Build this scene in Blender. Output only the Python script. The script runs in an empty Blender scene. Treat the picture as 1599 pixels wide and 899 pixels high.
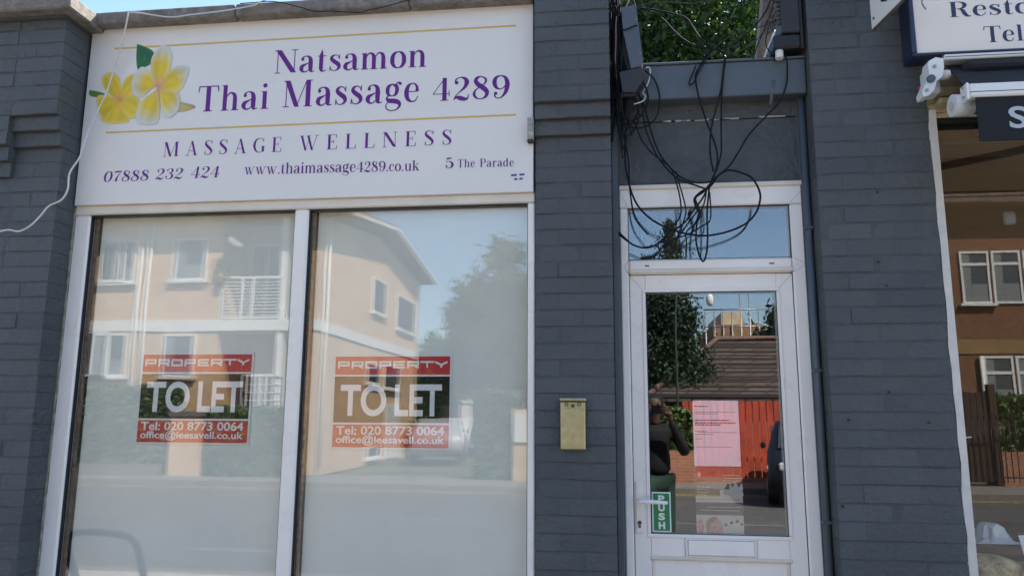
import bpy, math, random
from mathutils import Vector, Matrix
random.seed(7)
C = bpy.context.scene.collection
SC = bpy.context.scene
rad = math.radians

# ------------------------------------------------------------------ camera
F = 1180.0; CAM = Vector((0, -3.4, 1.55))            # focal length in photo pixels (1599 wide), eye point
YAW, PITCH, ROLL = rad(7.0), rad(9.6), rad(-.33)
def _cam_matrix():
    B = Matrix(((1, 0, 0), (0, 0, -1), (0, 1, 0)))
    c, s = math.cos(YAW), math.sin(YAW); Rz = Matrix(((c, s, 0), (-s, c, 0), (0, 0, 1)))
    c, s = math.cos(PITCH), math.sin(PITCH); Rx = Matrix(((1, 0, 0), (0, c, s), (0, -s, c)))
    c, s = math.cos(ROLL), math.sin(ROLL); Rr = Matrix(((c, s, 0), (-s, c, 0), (0, 0, 1)))
    return Rr @ Rx @ B @ Rz
M = _cam_matrix()
cd = bpy.data.cameras.new('camera'); cam = bpy.data.objects.new('camera', cd); C.objects.link(cam)
cd.sensor_width = 36; cd.lens = 36 * F / 1599; cd.clip_end = 2000; cd.clip_start = .02
R3 = Matrix((M[0], -M[1], -M[2])).transposed()
cam.matrix_world = Matrix.Translation(CAM) @ R3.to_4x4()
SC.camera = cam
def at(px, py, Y=0.0):
    """point of the plane y=Y that the survey of the photograph gives for a pixel: (x, z)"""
    d = M.transposed() @ Vector(((px - 799.5) / F, (py - 449.5) / F, 1)); t = (Y - CAM.y) / d.y
    return d.x * t, CAM.z + d.z * t

# ------------------------------------------------------------------ light
SUN_EL, SUN_AZ = rad(48), rad(44)                   # azimuth from +y towards +x
w = bpy.data.worlds.new('World'); SC.world = w; w.use_nodes = True
nt = w.node_tree; bg = nt.nodes['Background']
sky = nt.nodes.new('ShaderNodeTexSky'); sky.sky_type = 'NISHITA'; sky.sun_disc = False
sky.sun_elevation = SUN_EL; sky.sun_rotation = SUN_AZ; sky.air_density = 1.1; sky.dust_density = .9; sky.ozone_density = 3.6
nt.links.new(sky.outputs[0], bg.inputs[0]); bg.inputs[1].default_value = .12
tosun = Vector((math.sin(SUN_AZ) * math.cos(SUN_EL), math.cos(SUN_AZ) * math.cos(SUN_EL), math.sin(SUN_EL)))
ld = bpy.data.lights.new('sun', 'SUN'); ld.energy = 5.0; ld.angle = rad(.53); ld.color = (1, .93, .82)
lo = bpy.data.objects.new('sun', ld); C.objects.link(lo); lo.rotation_euler = (-tosun).to_track_quat('-Z', 'Y').to_euler(); lo.location = (8, 8, 12)
SC.view_settings.view_transform = 'Standard'; SC.view_settings.look = 'None'
SC.view_settings.exposure = 1.58; SC.view_settings.gamma = 1
SC.cycles.max_bounces = 10; SC.cycles.transparent_max_bounces = 24; SC.cycles.glossy_bounces = 5; SC.cycles.caustics_reflective = False

# ------------------------------------------------------------------ materials
def lin(c): return tuple(((v / 255) / 12.92 if v / 255 <= .04045 else ((v / 255 + .055) / 1.055) ** 2.4) for v in c)
MC = {}
def mat(name, col, rough=.6, metal=0, bump=0, bscale=40, var=0, vscale=6, spec=.5, col2=None, trans=0, coat=0, bdist=.004):
    if name in MC: return MC[name]
    m = bpy.data.materials.new(name); m.use_nodes = True; MC[name] = m
    n = m.node_tree.nodes; L = m.node_tree.links; p = n['Principled BSDF']
    p.inputs['Base Color'].default_value = (*col, 1); p.inputs['Roughness'].default_value = rough
    p.inputs['Metallic'].default_value = metal; p.inputs['Specular IOR Level'].default_value = spec
    if coat: p.inputs['Coat Weight'].default_value = coat
    tc = n.new('ShaderNodeTexCoord')
    geo = n.new('ShaderNodeNewGeometry')
    if var or col2:
        nz = n.new('ShaderNodeTexNoise'); nz.inputs['Scale'].default_value = vscale; nz.inputs['Detail'].default_value = 6; nz.inputs['Roughness'].default_value = .65
        L.new(geo.outputs['Position'], nz.inputs['Vector'])
        cr = n.new('ShaderNodeValToRGB'); L.new(nz.outputs['Fac'], cr.inputs[0])
        a = col; b = col2 or tuple(min(1, v * (1 + var)) for v in col); a = col if col2 else tuple(v * (1 - var) for v in col)
        cr.color_ramp.elements[0].position = .32; cr.color_ramp.elements[1].position = .68
        cr.color_ramp.elements[0].color = (*a, 1); cr.color_ramp.elements[1].color = (*b, 1)
        L.new(cr.outputs[0], p.inputs['Base Color'])
        rr = n.new('ShaderNodeMapRange'); L.new(nz.outputs['Fac'], rr.inputs[0]); rr.inputs[3].default_value = max(.03, rough - .1); rr.inputs[4].default_value = min(1, rough + .12)
        L.new(rr.outputs[0], p.inputs['Roughness'])
    if bump:
        b1 = n.new('ShaderNodeTexNoise'); b1.inputs['Scale'].default_value = bscale; b1.inputs['Detail'].default_value = 7; b1.inputs['Roughness'].default_value = .62
        L.new(geo.outputs['Position'], b1.inputs['Vector'])
        bn = n.new('ShaderNodeBump'); bn.inputs['Strength'].default_value = bump; bn.inputs['Distance'].default_value = bdist
        L.new(b1.outputs['Fac'], bn.inputs['Height']); L.new(bn.outputs[0], p.inputs['Normal'])
    if trans:
        tr = n.new('ShaderNodeBsdfTranslucent'); tr.inputs[0].default_value = (min(1, col[0] * 2.2), min(1, col[1] * 2.4), col[2] * .8, 1)
        mx = n.new('ShaderNodeMixShader'); mx.inputs[0].default_value = trans
        L.new(p.outputs[0], mx.inputs[1]); L.new(tr.outputs[0], mx.inputs[2]); L.new(mx.outputs[0], n['Material Output'].inputs[0])
    return m

def glass_mat(name, r0=.04, wave=.0004, wscale=1.6, tint=(1, 1, 1)):
    m = bpy.data.materials.new(name); m.use_nodes = True; n = m.node_tree.nodes; L = m.node_tree.links
    n.remove(n['Principled BSDF'])
    geo = n.new('ShaderNodeNewGeometry')
    dot = n.new('ShaderNodeVectorMath'); dot.operation = 'DOT_PRODUCT'; L.new(geo.outputs['Normal'], dot.inputs[0]); L.new(geo.outputs['Incoming'], dot.inputs[1])
    ab = n.new('ShaderNodeMath'); ab.operation = 'ABSOLUTE'; L.new(dot.outputs['Value'], ab.inputs[0])
    om = n.new('ShaderNodeMath'); om.operation = 'SUBTRACT'; om.inputs[0].default_value = 1; L.new(ab.outputs[0], om.inputs[1])
    pw = n.new('ShaderNodeMath'); pw.operation = 'POWER'; pw.inputs[1].default_value = 5; L.new(om.outputs[0], pw.inputs[0])
    ma = n.new('ShaderNodeMath'); ma.operation = 'MULTIPLY_ADD'; ma.inputs[1].default_value = 1 - r0; ma.inputs[2].default_value = r0; L.new(pw.outputs[0], ma.inputs[0])
    tr = n.new('ShaderNodeBsdfTransparent'); tr.inputs[0].default_value = (*tint, 1)
    gl = n.new('ShaderNodeBsdfGlossy'); gl.inputs['Roughness'].default_value = 0; gl.inputs[0].default_value = (1, 1, 1, 1)
    nz = n.new('ShaderNodeTexNoise'); nz.inputs['Scale'].default_value = wscale; nz.inputs['Detail'].default_value = 1.5; L.new(geo.outputs['Position'], nz.inputs['Vector'])
    bp = n.new('ShaderNodeBump'); bp.inputs['Strength'].default_value = 1; bp.inputs['Distance'].default_value = wave; L.new(nz.outputs['Fac'], bp.inputs['Height']); L.new(bp.outputs[0], gl.inputs['Normal'])
    mx = n.new('ShaderNodeMixShader'); L.new(ma.outputs[0], mx.inputs[0]); L.new(tr.outputs[0], mx.inputs[1]); L.new(gl.outputs[0], mx.inputs[2])
    L.new(mx.outputs[0], n['Material Output'].inputs[0]); return m

PAINT = (.080, .089, .095)
def paint_mat():
    """masonry paint over brick: brushed, slightly chalky, chipped here and there down to old brick"""
    m = bpy.data.materials.new('slate_masonry_paint'); m.use_nodes = True; n = m.node_tree.nodes; L = m.node_tree.links; p = n['Principled BSDF']
    p.inputs['Roughness'].default_value = .55; p.inputs['Specular IOR Level'].default_value = .45
    geo = n.new('ShaderNodeNewGeometry'); oi = n.new('ShaderNodeObjectInfo')
    def noise(s, d=6, r=.6):
        z = n.new('ShaderNodeTexNoise'); z.inputs['Scale'].default_value = s; z.inputs['Detail'].default_value = d; z.inputs['Roughness'].default_value = r; L.new(geo.outputs['Position'], z.inputs['Vector']); return z
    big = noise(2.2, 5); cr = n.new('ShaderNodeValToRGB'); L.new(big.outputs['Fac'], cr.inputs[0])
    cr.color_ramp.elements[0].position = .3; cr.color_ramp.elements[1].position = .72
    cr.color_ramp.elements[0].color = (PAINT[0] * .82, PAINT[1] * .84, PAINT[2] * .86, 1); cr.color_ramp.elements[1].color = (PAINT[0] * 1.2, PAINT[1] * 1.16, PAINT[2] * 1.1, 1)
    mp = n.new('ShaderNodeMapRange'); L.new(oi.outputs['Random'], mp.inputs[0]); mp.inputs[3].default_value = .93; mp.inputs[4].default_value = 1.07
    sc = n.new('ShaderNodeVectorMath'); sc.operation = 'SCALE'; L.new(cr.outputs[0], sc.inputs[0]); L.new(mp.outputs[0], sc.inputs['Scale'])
    ch = noise(14, 8, .7); ct = n.new('ShaderNodeValToRGB'); L.new(ch.outputs['Fac'], ct.inputs[0]); ct.color_ramp.elements[0].position = .68; ct.color_ramp.elements[1].position = .70
    mx = n.new('ShaderNodeMix'); mx.data_type = 'RGBA'; L.new(ct.outputs[0], mx.inputs[0]); L.new(sc.outputs[0], mx.inputs[6]); mx.inputs[7].default_value = (.12, .1, .085, 1)
    L.new(mx.outputs[2], p.inputs['Base Color'])
    f = noise(26, 8, .65); g = noise(160, 4, .6); h = noise(7, 4)
    a1 = n.new('ShaderNodeMath'); a1.operation = 'MULTIPLY_ADD'; L.new(g.outputs['Fac'], a1.inputs[0]); a1.inputs[1].default_value = .22; L.new(f.outputs['Fac'], a1.inputs[2])
    a2 = n.new('ShaderNodeMath'); a2.operation = 'MULTIPLY_ADD'; L.new(h.outputs['Fac'], a2.inputs[0]); a2.inputs[1].default_value = 1.2; L.new(a1.outputs[0], a2.inputs[2])
    a3 = n.new('ShaderNodeMath'); a3.operation = 'MULTIPLY_ADD'; L.new(ct.outputs[0], a3.inputs[0]); a3.inputs[1].default_value = -.4; L.new(a2.outputs[0], a3.inputs[2])
    b = n.new('ShaderNodeBump'); b.inputs['Strength'].default_value = 1; b.inputs['Distance'].default_value = .016; L.new(a3.outputs[0], b.inputs['Height']); L.new(b.outputs[0], p.inputs['Normal'])
    return m
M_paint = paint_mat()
M_paint2 = mat('slate_render_paint', tuple(v * 1.12 for v in PAINT), .6, bump=1, bscale=26, var=.16, vscale=11, bdist=.03)
M_joint = mat('painted_joint', tuple(v * .8 for v in PAINT), .7, bump=.8, bscale=60, var=.15, vscale=9)
M_fascia = mat('grey_fascia_paint', (.082, .098, .112), .45, bump=.2, bscale=20, var=.1, vscale=5)
M_drk = mat('black_rubber', (.012, .012, .013), .5)
M_cable = mat('black_cable', (.010, .012, .016), .75, bump=.1, spec=.15)
M_cableg = mat('grey_cable', (.05, .055, .055), .8, spec=.15)
M_cablew = mat('white_cable', (.62, .60, .55), .5)
M_upvc = mat('white_upvc', (.84, .79, .73), .28, bump=.05, bscale=12, var=.03, vscale=5)
M_upvcy = mat('aged_white_upvc', (.70, .63, .53), .35, bump=.08, bscale=12, var=.09, vscale=4)
M_sign = mat('sign_face', (.75, .71, .66), .4, bump=.06, bscale=1.6, var=.03, vscale=1.5)
M_purple = mat('purple_print', (.13, .014, .21), .5, spec=.3)
M_gold = mat('gold_print', (.62, .42, .10), .45)
M_navy = mat('navy_print', (.02, .03, .085), .4)
M_conc = mat('weathered_concrete', (.12, .10, .085), .85, bump=1.2, bscale=45, col2=(.25, .225, .20), vscale=22)
M_wood = mat('weathered_wood', (.12, .09, .065), .8, bump=1, bscale=25, col2=(.26, .22, .17), vscale=14)
M_film = mat('privacy_film', (.73, .74, .65), .75, spec=.2, var=.05, vscale=2.4)
M_white = mat('white_print', (.72, .72, .70), .45)
M_red = mat('red_print', (.50, .012, .018), .42)
M_black = mat('dark_clear_print', (.010, .009, .008), .4, spec=.2)
M_green = mat('green_sticker', (.005, .21, .065), .35)
M_brass = mat('aged_brass', (.42, .36, .18), .36, metal=.8, bump=.25, bscale=60, col2=(.55, .49, .29), vscale=30)
M_brassd = mat('dark_brass', (.10, .07, .03), .4, metal=.7)
M_greybox = mat('grey_plastic', (.075, .088, .11), .45, bump=.1, var=.1)
M_blackbox = mat('black_metal_box', (.025, .022, .022), .5, bump=.3, var=.3)
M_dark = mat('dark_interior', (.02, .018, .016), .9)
M_glass = glass_mat('window_glass', .045, .0006, 1.5)
M_glassb = glass_mat('inner_glass', .034, .0008, 1.9)
M_glassd = glass_mat('door_glass', .066, .0002, 2.0)
M_metal = mat('galvanised_steel', (.35, .36, .36), .4, metal=.7, bump=.2, var=.2, vscale=30)

# ------------------------------------------------------------------ mesh helpers
class MB:
    def __init__(s): s.v = []; s.f = []; s.sm = []; s.col = None
    def add(s, vs, fs, smooth=False):
        o = len(s.v); s.v += [tuple(v) for v in vs]; s.f += [tuple(i + o for i in f) for f in fs]; s.sm += [smooth] * len(fs); return s
    def box(s, x0, x1, y0, y1, z0, z1, b=0.0, jit=0.0):
        if x0 > x1: x0, x1 = x1, x0
        if y0 > y1: y0, y1 = y1, y0
        if z0 > z1: z0, z1 = z1, z0
        if b <= 0:
            s.add([(x, y, z) for z in (z0, z1) for y in (y0, y1) for x in (x0, x1)],
                  [(0, 2, 3, 1), (4, 5, 7, 6), (0, 1, 5, 4), (2, 6, 7, 3), (0, 4, 6, 2), (1, 3, 7, 5)]); return s
        b = min(b, (x1 - x0) / 2.2, (y1 - y0) / 2.2, (z1 - z0) / 2.2)
        X, Yy, Z = (x0, x1), (y0, y1), (z0, z1); idx = {}; vs = []
        for i in (0, 1):
            for j in (0, 1):
                for k in (0, 1):
                    sx, sy, sz = (b if i == 0 else -b), (b if j == 0 else -b), (b if k == 0 else -b)
                    r = lambda: random.uniform(-jit, jit)
                    jx, jy, jz = r(), r(), r()
                    for a, v in enumerate(((X[i], Yy[j] + sy, Z[k] + sz), (X[i] + sx, Yy[j], Z[k] + sz), (X[i] + sx, Yy[j] + sy, Z[k]))):
                        idx[i, j, k, a] = len(vs); vs.append((v[0] + jx, v[1] + jy, v[2] + jz))
        fs = []
        for i in (0, 1): q = [idx[i, 0, 0, 0], idx[i, 1, 0, 0], idx[i, 1, 1, 0], idx[i, 0, 1, 0]]; fs.append(q if i else q[::-1])
        for j in (0, 1): q = [idx[0, j, 0, 1], idx[1, j, 0, 1], idx[1, j, 1, 1], idx[0, j, 1, 1]]; fs.append(q[::-1] if j else q)
        for k in (0, 1): q = [idx[0, 0, k, 2], idx[1, 0, k, 2], idx[1, 1, k, 2], idx[0, 1, k, 2]]; fs.append(q if k else q[::-1])
        cen = Vector(((x0 + x1) / 2, (y0 + y1) / 2, (z0 + z1) / 2))
        ex = []
        for j in (0, 1):
            for k in (0, 1): ex.append([idx[0, j, k, 1], idx[1, j, k, 1], idx[1, j, k, 2], idx[0, j, k, 2]])
        for i in (0, 1):
            for k in (0, 1): ex.append([idx[i, 0, k, 0], idx[i, 1, k, 0], idx[i, 1, k, 2], idx[i, 0, k, 2]])
        for i in (0, 1):
            for j in (0, 1): ex.append([idx[i, j, 0, 0], idx[i, j, 1, 0], idx[i, j, 1, 1], idx[i, j, 0, 1]])
        for i in (0, 1):
            for j in (0, 1):
                for k in (0, 1): ex.append([idx[i, j, k, 0], idx[i, j, k, 1], idx[i, j, k, 2]])
        for q in ex:
            P = [Vector(vs[t]) for t in q]; nn = (P[1] - P[0]).cross(P[2] - P[0]); mid = sum(P, Vector()) / len(P)
            fs.append(q if nn.dot(mid - cen) > 0 else q[::-1])
        s.add(vs, fs); return s
    def quad(s, a, b, c, d): s.add([a, b, c, d], [(0, 1, 2, 3)]); return s
    def prism(s, pts, a0, a1, axis='y'):
        """closed outline (u,v) extruded along an axis"""
        n = len(pts)
        f = {'y': lambda u, v, a: (u, a, v), 'x': lambda u, v, a: (a, u, v), 'z': lambda u, v, a: (u, v, a)}[axis]
        vs = [f(u, v, a0) for u, v in pts] + [f(u, v, a1) for u, v in pts]
        s.add(vs, [tuple(range(n)), tuple(range(2 * n - 1, n - 1, -1))] + [(i, i + n, (i + 1) % n + n, (i + 1) % n) for i in range(n)]); return s
    def tube(s, pts, r, n=8, sub=5, cap=True):
        P = smooth(pts, sub) if sub else [Vector(p) for p in pts]
        ring = []; up = Vector((.13, 1, .21)).normalized()
        for i, p in enumerate(P):
            t = (P[min(i + 1, len(P) - 1)] - P[max(i - 1, 0)]).normalized() if len(P) > 1 else Vector((0, 0, 1))
            a = t.cross(up)
            if a.length < 1e-3: a = t.cross(Vector((1, 0, 0)))
            a.normalize(); b = t.cross(a); rr = r(i / max(1, len(P) - 1)) if callable(r) else r
            ring += [p + a * math.cos(k * 2 * math.pi / n) * rr + b * math.sin(k * 2 * math.pi / n) * rr for k in range(n)]
        m = len(P); fs = [(i * n + k, i * n + (k + 1) % n, (i + 1) * n + (k + 1) % n, (i + 1) * n + k) for i in range(m - 1) for k in range(n)]
        if cap: fs += [tuple(range(n))[::-1], tuple(range((m - 1) * n, m * n))]
        s.add(ring, fs, True); return s
    def cyl(s, a, b, r, n=16, r2=None):
        a, b = Vector(a), Vector(b); t = (b - a).normalized(); u = t.orthogonal().normalized(); v = t.cross(u); r2 = r if r2 is None else r2
        vs = [a + (u * math.cos(k * 2 * math.pi / n) + v * math.sin(k * 2 * math.pi / n)) * r for k in range(n)] + [b + (u * math.cos(k * 2 * math.pi / n) + v * math.sin(k * 2 * math.pi / n)) * r2 for k in range(n)]
        o = len(s.v); s.add(vs, [tuple(range(n))[::-1], tuple(range(n, 2 * n))]); s.f += [(o + k, o + (k + 1) % n, o + n + (k + 1) % n, o + n + k) for k in range(n)]; s.sm += [True] * n
        return s
    def mesh(s, name, m):
        me = bpy.data.meshes.new(name)
        c = Vector((0, 0, 0))
        if s.v:
            lo_ = [min(v[i] for v in s.v) for i in range(3)]; hi = [max(v[i] for v in s.v) for i in range(3)]
            c = Vector(((lo_[0] + hi[0]) / 2, (lo_[1] + hi[1]) / 2, lo_[2]))
        me.from_pydata([(v[0] - c.x, v[1] - c.y, v[2] - c.z) for v in s.v], [], s.f)
        me.polygons.foreach_set('use_smooth', s.sm)
        if s.col:
            a = me.color_attributes.new('Col', 'FLOAT_COLOR', 'POINT')
            for i, cc in enumerate(s.col): a.data[i].color = (*cc, 1)
        me.materials.append(m); me.update(); return me, c
    def build(s, name, m, parent=None, **t):
        me, c = s.mesh(name, m); o = bpy.data.objects.new(name, me); C.objects.link(o)
        base = Vector((0, 0, 0))
        if parent:
            o.parent = parent; q = parent
            while q: base += q.location; q = q.parent
        o.location = c - base; tag(o, **t); return o
def tag(o, label=None, cat=None, group=None, kind=None):
    if label: o['label'] = label
    if cat: o['category'] = cat
    if group: o['group'] = group
    if kind: o['kind'] = kind
    return o
def thing(name, loc, label, cat, group=None):
    o = bpy.data.objects.new(name, None); C.objects.link(o); o.location = loc; o.empty_display_size = .1; return tag(o, label, cat, group)
def bx(name, m, parent, x0, x1, y0, y1, z0, z1, b=0.0, **t): return MB().box(x0, x1, y0, y1, z0, z1, b).build(name, m, parent, **t)
def smooth(pts, sub):
    P = [Vector(p) for p in pts]
    if len(P) < 3 or sub < 2: return P
    out = []
    for i in range(len(P) - 1):
        a, b, c, d = P[max(i - 1, 0)], P[i], P[i + 1], P[min(i + 2, len(P) - 1)]
        for k in range(sub):
            t = k / sub; out.append(.5 * ((2 * b) + (c - a) * t + (2 * a - 5 * b + 4 * c - d) * t * t + (3 * b - a - 3 * c + d) * t ** 3))
    out.append(P[-1]); return out

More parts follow.
